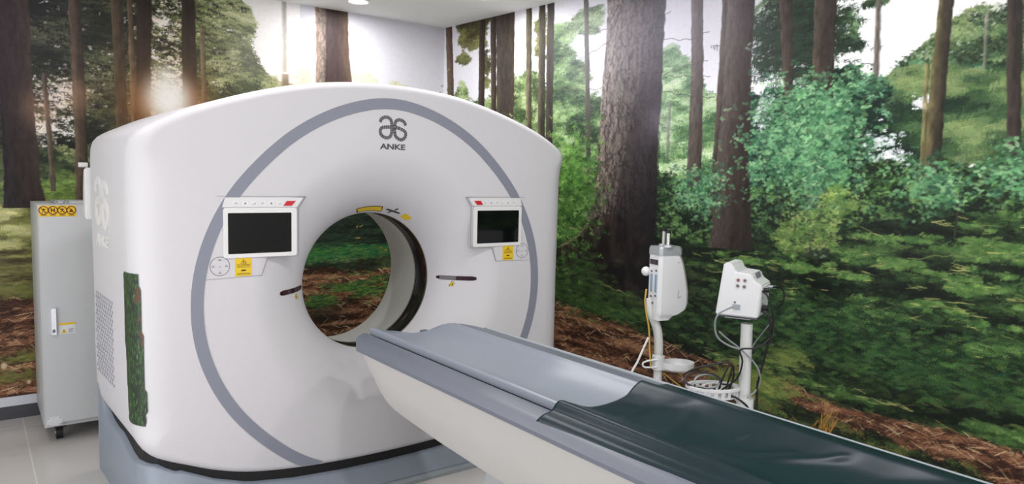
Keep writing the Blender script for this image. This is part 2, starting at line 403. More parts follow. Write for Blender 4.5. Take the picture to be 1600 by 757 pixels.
# fern carpet falling away to the path
M = polymask([(870,330),(930,350),(1010,372),(1110,376),(1200,372),(1300,352),(1400,345),(1500,335),(1600,330),(1900,320),(2250,310),(2250,980),(1900,830),(1600,705),(1500,680),(1400,655),(1300,625),(1240,600),(1180,585),(1100,560),(1000,520),(940,495),(870,470)], .03)
lum = np.clip((fbm(.26,.045,6,61,.66)-.5)*2.4+.42+.25*(fbm(1.1,.16,3,62)-.5),0,1)
over(M*.96, mix3((14,22,15),(52,82,38),lum))
stf = stamps(mk_rod,(3,8),seed=61,spread=.35,thick=.6)+stamps(mk_leaf,(3,7),seed=62,spread=.3)+stamps(mk_frond,(4,9),seed=63)
dabs(M, 40000, stf, [(12,20,14),(30,50,27),(56,90,42),(92,136,62)], seed=61, tone=lum, jit=.26, alpha=(.5,.95))
hl = sstep(.5,.64,fbm(.22,.022,5,65,.6))*sstep(.35,.6,lum)
dabs(M*hl*(.3+blob(1330,440,150,60)+blob(1480,480,170,60)+blob(1560,400,80,40)+blob(1240,390,80,30)), 6500, stamps(mk_leaf,(3,6),seed=63,spread=.25)+stamps(mk_frond,(4,8),seed=64), [(60,100,44),(90,138,60),(140,176,92)], seed=63, alpha=(.45,.95))
dabs(M*sstep(.62,.7,fbm(.1,.02,4,67)), 600, stamps(mk_rod,(5,11),seed=66,thick=.6,spread=.2), [(170,180,90),(204,200,120)], seed=66, alpha=(.4,.9))
# dark hollow behind the equipment and round the stump
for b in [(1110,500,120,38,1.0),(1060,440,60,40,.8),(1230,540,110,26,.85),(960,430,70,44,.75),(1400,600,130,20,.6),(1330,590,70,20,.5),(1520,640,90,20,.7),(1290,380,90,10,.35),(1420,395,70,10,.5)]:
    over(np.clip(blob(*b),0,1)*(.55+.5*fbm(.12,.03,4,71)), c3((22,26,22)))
dabs(blob(930,440,50,36)+blob(1000,480,60,16)+blob(895,400,20,20), 1900, stamps(mk_frond,(6,13),seed=72,tilt=-.1), [(26,54,28),(54,96,42),(88,136,60)], seed=72, alpha=(.5,.9))
dabs(blob(1280,520,200,40)+blob(1480,590,160,26), 2600, stamps(mk_frond,(4,10),seed=73,tilt=.05), [(14,30,20),(28,56,32),(60,100,50),(84,130,60)], seed=73, alpha=(.6,1))
for t in [((1420,405),(1490,398)),((1530,430),(1440,424))]: twig(t, .006, (130,150,74), a=.7)
# ---- near ground of both walls: brown litter
P_low = [(870,466),(900,484),(940,496),(1000,522),(1100,560),(1180,585),(1240,602),(1300,628),(1400,656),(1500,682),(1600,706),(1950,800)]
M = np.zeros((NZ,NX), np.float32)
pz = sorted([WB(-400,450),WB(0,455),WB(66,458)]+[WB(474,398),WB(608,402)]+[W(*q) for q in P_low], key=lambda q: q[0])
edge = np.interp(Ug, [q[0] for q in pz], [q[1] for q in pz])[None,:]+(fbm(.25,.1,4,81)-.5)*.10
M = sstep(.012,-.012, Zg[:,None]-edge)
lum = np.clip((fbm(.22,.03,6,82,.68)-.5)*3.2+.45,0,1); L2 = np.clip((fbm(.5,.12,3,83)-.5)*2+.5,0,1)
over(M, mix3((58,34,24),(150,98,66),lum)*(.82+.3*L2[...,None]))
strod = stamps(mk_rod,(3,9),n=60,seed=83,spread=.55,thick=.55)
dabs(M, 42000, strod, [(44,26,20),(96,58,40),(150,98,66),(196,146,104)], seed=83, tone=lum, jit=.3, alpha=(.5,.95))
dabs(M, 1500, stamps(mk_rod,(4,10),seed=84,spread=.6,thick=.6), [(214,176,130),(232,206,160)], seed=84, alpha=(.5,.95))
# green strip between litter and the foot of the print on the right wall
M = polymask([(1168,612),(1190,606),(1250,640),(1330,672),(1400,700),(1480,725),(1560,760),(1700,820),(1700,1000),(1200,900)], .05)
lum = np.clip((fbm(.2,.04,5,86,.6)-.5)*3+.4,0,1)
over(M*.8, mix3((24,26,18),(66,76,36),lum))
dabs(M, 6000, stamps(mk_rod,(4,10),seed=86,spread=.5)+stamps(mk_leaf,(4,8),seed=87), [(22,26,18),(46,66,30),(84,110,48),(140,104,60)], seed=86, tone=lum, jit=.25)
dabs(blob(1290,665,12,12), 30, stamps(mk_rod,(7,12),seed=88,tilt=1.3), [(214,150,50),(200,130,60)], seed=88)
dabs(blob(1180,600,50,20,1)+blob(1230,560,20,12), 500, stamps(mk_frond,(6,12),seed=89), [(60,90,40),(110,140,60),(170,170,80)], seed=89)
# moss lines seen through the bore
for (x,y,rx,ry,w) in [(545,385,80,18,1.4),(500,400,60,8,1.2),(560,397,60,6,.9),(565,450,34,13,.85),(500,472,14,6,.5)]:
    m = np.clip(blob(x,y,rx,ry,w,WB),0,1); n_ = sstep(.38,.55,fbm(.2,.02,5,int(x+y)))
    over(m*n_*.9, c3((30,66,38))); dabs(m*n_, 1100, stamps(mk_rod,(5,11),seed=91,spread=.18), [(22,50,30),(40,96,50),(96,140,50),(150,160,70)], seed=x+y, alpha=(.5,.9))
over(polymask([(440,230),(700,230),(700,377),(470,392),(440,400)], .03, WB)*.97, mix3((22,26,26),(50,66,48),np.clip((fbm(.3,.03,5,92)-.5)*3+.4,0,1)))
dabs(polymask([(440,330),(680,330),(680,392),(470,398)], .02, WB), 1500, stamps(mk_rod,(4,10),seed=93,spread=.2), [(30,46,40),(38,78,48),(70,110,50)], seed=93, alpha=(.3,.8))
dabs(blob(545,394,70,5,1,WB), 900, stamps(mk_rod,(4,9),seed=94,spread=.15), [(20,110,60),(40,140,70),(120,170,50)], seed=94, alpha=(.5,.9))
over(np.clip(blob(505,490,34,14,.9,WB),0,1)*.75, c3((30,34,26)))
for (x,y) in [(598,391),(557,372),(560,354)]:
    dabs(np.where(blob(x,y,5,3,1,WB)>.3,1,0).astype(np.float32), 4, stamps(mk_leaf,(3,5),seed=95), [(196,166,80),(170,150,60)], seed=x)
# ---- right wall: standing trunks
trunk([(697,40),(700,150),(700,300)],[(707,40),(710,150),(711,300)], (150,120,98),(138,106,86),(120,90,72), .18)
trunk([(750,20),(748,175),(744,300)],[(759,20),(757,175),(755,300)], (92,74,62),(74,58,48),(62,50,42), .4)
trunk([(767,20),(768,180),(766,300)],[(776,20),(776,180),(775,300)], (104,88,72),(82,66,54),(66,52,44), .4)
trunk([(776,14),(777,195),(774,330)],[(805,14),(803,195),(803,330)], (92,78,68),(84,70,62),(98,80,64), .35)
trunk([(823,8),(822,210),(820,330)],[(832,8),(831,210),(830,330)], (150,140,104),(118,104,76),(84,72,52), .4)
trunk([(843,4),(841,225),(838,330)],[(853,4),(852,225),(850,330)], (112,104,76),(74,68,50),(60,52,42), .4)
trunk([(856,2),(853,230),(849,350)],[(867,2),(864,230),(862,350)], (78,66,60),(64,54,48),(72,62,52), .35)
trunk([(913,-4),(916,200),(917,290)],[(920,-4),(923,200),(924,290)], (100,92,84),(84,76,66),(90,82,70), .35)
trunk([(1081,-6),(1081,100),(1077,200),(1073,290)],[(1099,-6),(1100,100),(1098,200),(1096,290)], (112,96,84),(100,84,70),(76,60,50), .45)
trunk([(1130,-6),(1124,100),(1116,230),(1106,335)],[(1143,-6),(1137,100),(1129,230),(1119,335)], (104,84,70),(88,70,58),(70,56,48), .45)
trunk([(1138,-6),(1130,150),(1121,250),(1113,350),(1108,385)],[(1181,-6),(1175,100),(1171,250),(1173,350),(1176,385)], (108,90,78),(78,62,54),(62,48,44), .45, plates=.18)
trunk([(1218,-6),(1222,80),(1226,150)],[(1237,-6),(1239,80),(1241,150)], (104,84,68),(84,66,56),(70,56,46), .4)
trunk([(1274,-6),(1271,70),(1270,138),(1262,300),(1258,400)],[(1309,-6),(1305,70),(1303,138),(1298,300),(1296,400)], (104,86,72),(84,68,58),(72,58,52), .5, plates=.12, fade=(160,300,(40,62,40)))
trunk([(1468,-10),(1460,75),(1447,200),(1441,300)],[(1492,-10),(1484,75),(1474,200),(1466,300)], (150,134,78),(92,78,54),(60,50,40), .5)
trunk([(1446,100),(1440,200),(1436,285)],[(1453,100),(1448,200),(1444,285)], (206,186,120),(186,164,96),(130,112,70), .6, alpha=.8)
trunk([(1574,-10),(1573,140),(1573,250)],[(1598,-10),(1597,140),(1596,250)], (92,76,64),(76,62,54),(60,50,46), .45)
trunk([(1640,-10),(1650,320)],[(1700,-10),(1720,320)], (92,76,64),(76,62,54),(60,50,46), .45)
# the great spruce
trunk([(951,-8),(949,60),(943,120),(936,211),(929,300),(921,335),(908,362),(893,385),(880,425),(895,462)],
      [(1042,-8),(1038,60),(1034,151),(1029,226),(1027,301),(1024,380),(1026,430),(1030,470)], (128,110,98),(82,70,64),(42,36,38), .62, plates=.6, edge=.01, soft=.006)
over(polymask([(868,392),(884,378),(905,366),(925,345),(960,330),(1026,380),(1028,470),(1000,484),(905,470),(880,440)], .03)*.85, mix3((30,24,22),(78,64,56),np.clip((fbm(.05,.09,4,197)-.5)*3+.35,0,1)))
over(polymask([(1000,120),(1034,130),(1026,430),(1010,470),(940,475),(960,330),(985,200)], .02)*.45, c3((30,26,30)))
over(np.clip(blob(970,420,60,60,.9),0,1)*.5*sstep(.3,.6,fbm(.06,.1,4,97)), c3((26,24,26)))
trunk([(881,372),(880,384)],[(930,330),(930,400)], (120,96,78),(84,66,56),(60,48,44), .5, alpha=.0)
twig([(878,385),(900,372),(918,352)], .02, (140,118,96)); twig([(930,440),(985,462)], .012, (150,134,90))
dabs(blob(900,430,24,36)*.6+blob(905,445,40,30)+blob(940,480,60,14)+blob(980,468,40,10), 900, stamps(mk_frond,(6,12),seed=98), [(24,44,26),(52,88,40),(96,130,60)], seed=98, alpha=(.5,.9))
dabs(blob(890,300,28,60), 1600, stamps(mk_leaf,(4,9),seed=99), [(34,64,26),(70,116,44),(128,176,80)], seed=99, tone=lum*0+fbm(.08,.06,3,99), jit=.25)
for t in [((1034,118),(1082,100),(1108,93)),((1034,120),(1112,118)),((1034,142),(1080,150),(1118,152)),((1036,60),(1078,62),(1110,48)),((949,46),(900,54)),((948,68),(915,88),(905,92)),((942,138),(870,145)),((1038,22),(1050,18))]:
    twig(t, .010, (58,48,44))
for t in [((1226,170),(1232,250),(1236,350)),((1350,190),(1340,260),(1330,330)),((1345,215),(1342,340)),((1300,200),(1310,330)),((1505,270),(1492,370)),((1575,250),(1562,330)),((1215,280),(1222,360)),((1350,150),(1352,200),(1368,215))]:
    twig(t, .014, (52,58,44), a=.75)
# leaves over the feet of the trunks
dabs(blob(1230,220,60,60,.6)+blob(1280,170,50,34,1)+blob(1455,290,40,30,.7)+blob(1590,270,40,30,.8)+blob(1090,300,30,26,.7)+blob(1290,260,40,60,.8), 2600, stamps(mk_leaf,(5,10),seed=77), [(30,60,40),(60,112,76),(104,164,110),(150,200,140)], seed=77, alpha=(.5,.9))
dabs(polymask([(1200,360),(1280,310),(1320,290),(1340,310),(1300,370),(1220,390)],.09), 500, stamps(mk_leaf,(4,9),seed=78,spread=.3), [(60,96,40),(110,150,66),(180,196,110)], seed=78, alpha=(.4,.8))
glow(1075, 10, .55, (196,192,214), .42); glow(930, 60, .45, (200,198,214), .38); glow(1030, 190, .10, (190,180,200), .25)

# ---- back wall: dense conifers on the left
M = polymask([(-900,-150),(440,-150),(372,-10),(392,20),(400,40),(378,62),(398,90),(430,128),(468,142),(480,170),(480,300),(-900,330)], .07, WB)
lum = np.clip((fbm(.26,.14,5,121,.6)-.5)*3+.42,0,1)
gap = np.clip(blob(95,150,34,26,.9,WB)+blob(65,200,26,26,.8,WB)+blob(275,85,14,34,.55,WB)+blob(262,140,30,30,1.2,WB)+blob(250,40,22,30,.45,WB)+blob(270,10,20,10,.5,WB)+blob(105,205,20,14,.5,WB),0,1)
h = sstep(.30,.36,fbm(.12,.05,5,122,.68)-gap*.45+.07)
over(np.maximum(1-M,1-h)*(Ug[None,:]<-1.25)*sstep(1.2,1.35,Zg)[:,None]*.8, c3((248,244,240)))
fg = sstep(150,420,0*M+0)  # placeholder tone
uu = np.clip((Ug[None,:]-WB(200,0)[0])/(WB(430,0)[0]-WB(200,0)[0]),0,1)*np.ones((NZ,1),np.float32)
base = mix3((24,28,24),(64,70,50),lum)*(1-uu[...,None])+mix3((50,58,34),(128,138,84),lum)*uu[...,None]
C += (M*h)[...,None]*(base-C)
dabs(M*h*(1-uu), 9000, stamps(mk_spray,(5,12),seed=121), [(20,26,22),(40,48,36),(70,80,54),(104,108,76)], seed=121, tone=lum, jit=.15)
dabs(M*h*uu, 7000, stamps(mk_spray,(4,9),seed=123), [(48,56,32),(92,106,58),(142,152,94),(190,194,146)], seed=123, tone=lum, jit=.2)
dabs(gap, 600, stamps(mk_leaf,(3,7),seed=124,spread=.3), [(250,240,226),(250,236,214)], seed=124)
dabs(M*(1-uu)*sstep(.56,.62,fbm(.08,.03,4,125)), 420, stamps(mk_leaf,(2,6),seed=125,spread=.4), [(190,186,190),(230,220,206)], seed=125, alpha=(.4,.9))
dabs(M*(1-uu), 3000, stamps(mk_spray,(4,10),seed=126), [(14,18,16),(28,34,28)], seed=126, alpha=(.6,1))
M3 = polymask([(380,150),(420,140),(450,120),(480,112),(560,108),(600,118),(650,142),(690,150),(690,400),(380,400)], .06, WB)*sstep(.4,.5,fbm(.08,.05,4,127)+.0)
over(M3*.5, c3((190,186,140))); dabs(M3, 1800, stamps(mk_leaf,(3,6),seed=127), [(190,186,130),(214,208,160),(160,160,100)], seed=127, alpha=(.3,.7))
# lower greens behind the cabinet
M = polymask([(-900,235),(60,230),(150,225),(260,200),(480,170),(700,300),(700,420),(-900,420)], .05, WB)
lum = np.clip((fbm(.2,.07,5,131,.6)-.5)*3+.45,0,1)
over(M*.85, mix3((34,42,30),(92,104,66),lum)); dabs(M, 5000, stamps(mk_leaf,(4,8),seed=131), [(30,42,30),(60,78,46),(100,120,70),(150,160,104)], seed=131, tone=lum)
over(polymask([(440,200),(720,200),(720,377),(470,392),(440,400)], .03, WB)*.9, mix3((22,26,26),(46,58,44),np.clip((fbm(.3,.03,5,92)-.5)*3+.4,0,1)))
dabs(polymask([(440,320),(700,320),(700,392),(470,398)], .02, WB), 1500, stamps(mk_rod,(4,10),seed=93,spread=.2), [(30,46,40),(34,74,46),(60,100,46)], seed=133, alpha=(.3,.8))
dabs(blob(545,397,80,7,1,WB)+blob(560,389,50,4,.8,WB)+blob(500,400,30,9,1,WB), 1500, stamps(mk_rod,(4,9),seed=94,spread=.12), [(20,70,42),(36,110,58),(100,136,50)], seed=94, alpha=(.5,.9))
for (x,y) in [(598,391),(557,372),(560,354)]:
    dabs(np.where(blob(x,y,5,3,1,WB)>.3,1,0).astype(np.float32), 4, stamps(mk_leaf,(3,5),seed=95), [(196,166,80),(170,150,60)], seed=x)
dabs(blob(590,205,130,16,1,WB)+blob(690,200,40,30,1,WB), 2600, stamps(mk_leaf,(4,9),seed=1341), [(26,36,26),(54,70,44),(96,112,70),(150,158,110)], seed=1341)
# yellow green seedlings and moss at the far left
dabs(blob(100,300,60,16,1,WB), 900, stamps(mk_frond,(5,10),seed=134), [(60,90,40),(104,134,56),(150,172,84)], seed=134)
M = polymask([(-900,410),(-900,325),(0,322),(40,318),(75,316),(150,325),(330,340),(330,410),(66,462),(0,462)], .03, WB)
lum = np.clip((fbm(.14,.05,5,135,.6)-.5)*3+.5,0,1)
over(M*.95, mix3((96,98,52),(176,174,112),lum)); dabs(M, 2600, stamps(mk_frond,(6,13),seed=135), [(72,80,40),(130,136,66),(176,178,104),(204,200,140)], seed=135, tone=lum, jit=.2)
M = polymask([(-900,385),(0,392),(66,388),(330,380),(330,440),(66,465),(0,463),(-900,470)], .03, WB)
lum = np.clip((fbm(.3,.03,5,137,.6)-.5)*3+.45,0,1)
over(M*.9, mix3((60,56,34),(150,148,84),lum)); dabs(M, 2600, stamps(mk_rod,(4,10),seed=137,spread=.25), [(64,56,36),(110,112,54),(160,156,86)], seed=137, tone=lum)
dabs(blob(30,455,60,8,1,WB)+blob(40,560,40,8,.5,WB)+blob(20,590,50,8,.5,WB), 700, stamps(mk_frond,(4,9),seed=138), [(90,96,44),(140,140,70)], seed=138, alpha=(.3,.8))
for (x,y,r_) in [(6,572,5),(45,597,3)]:
    over(np.clip(blob(x,y,r_,r_,2.5,WB)-.5,0,1), c3((204,180,140)))
# trunks of the back wall
trunk([(64,115),(72,200),(79,298)],[(72,115),(80,200),(88,298)], (150,130,108),(120,100,80),(96,80,62), .4, conv=WB)
trunk([(172,-6),(178,100),(183,240)],[(191,-6),(196,100),(201,240)], (112,92,66),(84,66,50),(68,54,44), .45, conv=WB)
trunk([(198,-6),(202,100),(207,240)],[(206,-6),(211,100),(216,240)], (140,112,84),(116,90,66),(90,68,52), .45, conv=WB)
trunk([(312,40),(315,180)],[(319,40),(324,180)], (150,126,96),(128,104,78),(104,84,62), .4, conv=WB, alpha=.85)
trunk([(213,-6),(213,100),(209,240)],[(237,-6),(236,100),(235,240)], (50,38,34),(44,34,32),(52,38,34), .35, conv=WB)
trunk([(283,-6),(284,100),(286,200)],[(304,-6),(307,100),(311,200)], (54,42,36),(46,36,32),(54,42,36), .35, conv=WB)
trunk([(106,-6),(112,120),(117,230),(119,320)],[(124,-6),(132,120),(137,230),(141,320)], (128,100,80),(100,80,60),(66,52,42), .5, plates=.12, conv=WB)
trunk([(-60,-30),(-20,0),(-4,100),(2,200),(6,270),(4,325)],[(44,-10),(50,125),(56,200),(64,281),(73,320)], (46,36,40),(62,46,46),(92,70,60), .45, plates=.12, edge=.008, conv=WB)
trunk([(-180,-60),(-190,380)],[(-130,-60),(-128,380)], (60,46,40),(50,40,38),(46,36,36), .4, conv=WB)
trunk([(440,0),(441,112)],[(447,0),(448,112)], (214,208,196),(206,198,184),(214,208,196), .1, conv=WB, soft=.012, alpha=.75)
trunk([(440,116),(439,240)],[(451,116),(451,240)], (150,120,92),(128,100,78),(144,116,90), .2, conv=WB, soft=.012, fade=(130,108,(210,200,186)))
trunk([(492,8),(494,90),(492,145),(490,300)],[(514,8),(514,90),(513,145),(512,300)], (170,134,112),(168,146,132),(116,90,82), .45, plates=.35, conv=WB, soft=.006)
trunk([(509,8),(509,90),(507,145),(500,300)],[(543,8),(545,90),(552,145),(566,300)], (80,58,56),(84,62,60),(150,116,90), .2, conv=WB, soft=.008)
# sun between the trees
glow(262,140,.42,(255,200,130),.20,WB); glow(232,165,.15,(190,112,48),.65,WB); glow(298,158,.13,(186,108,56),.6,WB); glow(263, 155, .15, (255,252,244), 1.0, WB, 3.0); glow(260,118,.06,(255,250,238),.6,WB)
glow(62,170,.10,(230,170,130),.35,WB); glow(122,150,.09,(236,176,130),.35,WB); glow(395,80,.30,(255,250,244),.3,WB)
glow(448,120,.12,(230,200,160),.25,WB); glow(20,20,.5,(120,104,124),.22,WB)
np.clip(C, 0, 1, out=C)
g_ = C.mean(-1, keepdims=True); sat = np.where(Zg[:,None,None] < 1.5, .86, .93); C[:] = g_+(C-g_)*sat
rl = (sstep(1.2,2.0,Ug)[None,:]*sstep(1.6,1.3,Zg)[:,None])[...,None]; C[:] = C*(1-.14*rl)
C[:] = C*(1+.04*(fbm(.012,.012,2,151)-.5))[...,None]
np.clip(C, 0, 1, out=C)

def mural_mesh(name, i0, i1, pos):
    nu = i1-i0; me = bpy.data.meshes.new(name)
    uu, zz = np.meshgrid(Ug[i0:i1], Zg)
    co = pos(uu.ravel(), zz.ravel()).astype(np.float32)
    a = (np.arange(NZ-1)[:,None]*nu+np.arange(nu-1)[None,:]).ravel()
    q = np.stack([a, a+1, a+1+nu, a+nu], 1).astype(np.int32)
    me.vertices.add(len(co)); me.vertices.foreach_set('co', co.ravel())
    me.loops.add(q.size); me.loops.foreach_set('vertex_index', q.ravel())
    me.polygons.add(len(q)); me.polygons.foreach_set('loop_start', np.arange(0, q.size, 4, dtype=np.int32))
    me.update(calc_edges=True)
    ca = me.color_attributes.new('print', 'BYTE_COLOR', 'POINT')
    rgba = np.ones((len(co), 4), np.float32); rgba[:, :3] = C[:, i0:i1].reshape(-1, 3)
    ca.data.foreach_set('color_srgb', rgba.ravel())
    return me
def mural_mat():
    m = bpy.data.materials.new('printed forest wallpaper'); m.use_nodes = True; nt = m.node_tree; b = nt.nodes['Principled BSDF']
    at = nt.nodes.new('ShaderNodeAttribute'); at.attribute_name = 'print'
    tc = nt.nodes.new('ShaderNodeTexCoord')
    n = nt.nodes.new('ShaderNodeTexNoise'); n.inputs['Scale'].default_value = 260; n.inputs['Detail'].default_value = 3
    mp = nt.nodes.new('ShaderNodeMapRange'); mp.inputs[3].default_value = .95*MURAL_GAIN; mp.inputs[4].default_value = 1.05*MURAL_GAIN
    vm = nt.nodes.new('ShaderNodeVectorMath'); vm.operation = 'SCALE'
    nt.links.new(tc.outputs['Object'], n.inputs['Vector']); nt.links.new(n.outputs['Fac'], mp.inputs[0])
    nt.links.new(at.outputs['Color'], vm.inputs[0]); nt.links.new(mp.outputs[0], vm.inputs['Scale']); nt.links.new(vm.outputs[0], b.inputs['Base Color'])
    b.inputs['Roughness'].default_value = .5; b.inputs['Specular IOR Level'].default_value = .2
    return m
MURAL_GAIN = 1.0
mm = mural_mat()
ic = int(round((0-MU0)/RES))
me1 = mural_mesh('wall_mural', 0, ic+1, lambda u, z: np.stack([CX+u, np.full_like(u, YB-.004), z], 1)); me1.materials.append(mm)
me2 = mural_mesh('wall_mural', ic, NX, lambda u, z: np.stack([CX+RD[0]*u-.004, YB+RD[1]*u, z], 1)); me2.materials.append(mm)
for nm, me, lb in (('mural', me1, 'printed forest wallpaper with low sun between trunks on the wall behind the scanner'),
                   ('mural', me2, 'printed forest wallpaper with a thick spruce trunk and ferns on the right wall')):
    o = bpy.data.objects.new(nm, me); COL.objects.link(o); tag(o, lb, 'wallpaper')
# ------------------------------------------------------------------ room shell
FILL_W = 34.0; FILL2_W = 22.0; LAMP_W = 2.9
ZC = 2.80; XL = -3.3; YF = -5.0
def slab(name, p0, p1, m):
    c = [(a+b)/2 for a, b in zip(p0, p1)]; s = [abs(b-a) for a, b in zip(p0, p1)]
    return struct(name, box(c, s), m)
M_wall = mat('white wall paint', (222,221,216), .7, bump=.15, bscale=90)
M_ceil = mat('ceiling paint', (236,237,235), .8, bump=.1, bscale=60)
def floor_mat():
    m = mat('polished grey floor tile', (196,193,190), .22, spec=.5); nt = m.node_tree; b = nt.nodes['Principled BSDF']
    tc = nt.nodes.new('ShaderNodeTexCoord'); mp = nt.nodes.new('ShaderNodeMapping'); mp.inputs['Location'].default_value = (1.465,-.30,0)
    br = nt.nodes.new('ShaderNodeTexBrick'); br.offset = 0; br.inputs['Scale'].default_value = 1
    br.inputs['Brick Width'].default_value = .8; br.inputs['Row Height'].default_value = 1.6; br.inputs['Mortar Size'].default_value = .0035
    br.inputs['Color1'].default_value = (*lin((190,187,184)),1); br.inputs['Color2'].default_value = (*lin((196,193,190)),1); br.inputs['Mortar'].default_value = (*lin((212,212,206)),1)
    n = nt.nodes.new('ShaderNodeTexNoise'); n.inputs['Scale'].default_value = 3; n.inputs['Detail'].default_value = 8
    r = nt.nodes.new('ShaderNodeMapRange'); r.inputs[3].default_value = .93; r.inputs[4].default_value = 1.07
    v = nt.nodes.new('ShaderNodeVectorMath'); v.operation = 'SCALE'
    L = nt.links.new
    L(tc.outputs['Object'], mp.inputs[0]); L(mp.outputs[0], br.inputs['Vector']); L(tc.outputs['Object'], n.inputs['Vector'])
    L(n.outputs['Fac'], r.inputs[0]); L(br.outputs['Color'], v.inputs[0]); L(r.outputs[0], v.inputs['Scale']); L(v.outputs[0], b.inputs['Base Color'])
    return m
struct('floor', box(((XL+2.4)/2, (YF+YB)/2, -.05), (2.4-XL, YB-YF+.2, .1)), floor_mat())
struct('ceiling', box(((XL+2.4)/2, (YF+YB)/2, ZC+.05), (2.4-XL, YB-YF+.2, .1)), M_ceil)
struct('wall_back', box(((XL+1.72)/2, YB+.06, ZC/2), (1.72-XL, .12, ZC)), M_wall)
def rp(u, off, z):                                   # point along the right wall, off = out of the room
    return (CX+RD[0]*u+RN[0]*off, YB+RD[1]*u+RN[1]*off, z)
def right_slab(name, u0, u1, o0, o1, z0, z1, m):
    bm = bmesh.new(); v = [bm.verts.new(rp(u,o,z)) for z in (z0,z1) for u,o in ((u0,o0),(u1,o0),(u1,o1),(u0,o1))]
    for f in ((0,1,2,3),(7,6,5,4),(0,4,5,1),(1,5,6,2),(2,6,7,3),(3,7,4,0)): bm.faces.new([v[i] for i in f])
    return struct(name, recalc(bm), m)
UE = (YB-YF)/-RD[1]
right_slab('wall_right', -.01, UE, 0, .12, 0, ZC, M_wall)
VY0, VY1, VZ0, VZ1 = -2.0, .6, .15, 1.45
bm = bmesh.new()
for a, b in (((XL-.1,YF,0),(XL,VY0,ZC)), ((XL-.1,VY1,0),(XL,YB,ZC)), ((XL-.1,VY0,0),(XL,VY1,VZ0)), ((XL-.1,VY0,VZ1),(XL,VY1,ZC))):
    add_box(bm, [(p+q)/2 for p, q in zip(a, b)], [abs(q-p) for p, q in zip(a, b)])
struct('wall_left', bm, M_wall)
w2 = struct('added_window_2', box((XL-.05, (VY0+VY1)/2, (VZ0+VZ1)/2), (.006, VY1-VY0-.01, VZ1-VZ0-.01)), mat('glowing side fill pane', (240,244,248), .6, emis=((236,242,255), .6)))  # unseen glowing pane, added to brighten the gantry's left flank
bm = bmesh.new()
for y in (VY0+.03, (VY0+VY1)/2, VY1-.03): add_box(bm, (XL-.04, y, (VZ0+VZ1)/2), (.06, .05, VZ1-VZ0))
for z in (VZ0+.03, VZ1-.03): add_box(bm, (XL-.04, (VY0+VY1)/2, z), (.06, VY1-VY0, .05))
obj('added_window_frame', bm, mat('white side fill pane frame', (225,225,225), .4), w2)
vl = bpy.data.lights.new('side_fill', 'AREA'); vl.shape = 'RECTANGLE'; vl.size = VZ1-VZ0-.1; vl.size_y = VY1-VY0-.1; vl.energy = FILL2_W; vl.color = (.96,.97,1.0)  # fill light in the added left opening
vo = bpy.data.objects.new('side_fill', vl); COL.objects.link(vo); vo.location = (XL+.02, (VY0+VY1)/2, (VZ0+VZ1)/2); vo.rotation_euler = (0, math.radians(-90), 0)
WX0, WX1, WZ0, WZ1 = -1.6, .55, .10, 1.60
bm = bmesh.new()
for a, b in (((XL-.1,YF-.1,0),(WX0,YF,ZC)), ((WX1,YF-.1,0),(2.4,YF,ZC)), ((WX0,YF-.1,0),(WX1,YF,WZ0)), ((WX0,YF-.1,WZ1),(WX1,YF,ZC))):
    add_box(bm, [(p+q)/2 for p, q in zip(a, b)], [abs(q-p) for p, q in zip(a, b)])
struct('wall_front', bm, M_wall)
wf = struct('added_window_1', None or box(((WX0+WX1)/2, YF-.05, (WZ0+WZ1)/2), (WX1-WX0-.01, .006, WZ1-WZ0-.01)), mat('glowing front fill pane', (240,244,248), .6, emis=((236,242,255), 1.0)))  # unseen glowing pane behind the camera, added to light the gantry face
bm = bmesh.new()
for x in (WX0+.03, (WX0*2+WX1)/3, (WX0+2*WX1)/3, WX1-.03): add_box(bm, (x, YF-.04, (WZ0+WZ1)/2), (.05, .06, WZ1-WZ0))
for z in (WZ0+.03, WZ1-.03): add_box(bm, ((WX0+WX1)/2, YF-.04, z), (WX1-WX0, .06, .05))
obj('added_window_frame', bm, mat('white front fill pane frame', (225,225,225), .4), wf)
wl = bpy.data.lights.new('front_fill', 'AREA'); wl.shape = 'RECTANGLE'; wl.size = WX1-WX0-.1; wl.size_y = WZ1-WZ0-.1; wl.energy = FILL_W; wl.color = (.98,.955,1.0)  # level fill light in the added front opening
wo = bpy.data.objects.new('front_fill', wl); COL.objects.link(wo); wo.location = ((WX0+WX1)/2, YF+.02, (WZ0+WZ1)/2); wo.rotation_euler = (math.radians(90), 0, 0)
M_base = mat('dark stone baseboard', (62,62,68), .35, noise=.2, nscale=40)
M_trim = mat('pale strip above the baseboard', (206,208,216), .4)
slab('baseboard_back', (XL, YB-.014, 0), (CX-.01, YB, .083), M_base)
slab('trim_1', (XL, YB-.018, .083), (CX-.01, YB, .14), M_trim)
right_slab('baseboard_right', .012, UE, -.014, 0, 0, .083, M_base)
right_slab('trim_2', .018, UE, -.018, 0, .083, .14, M_trim)
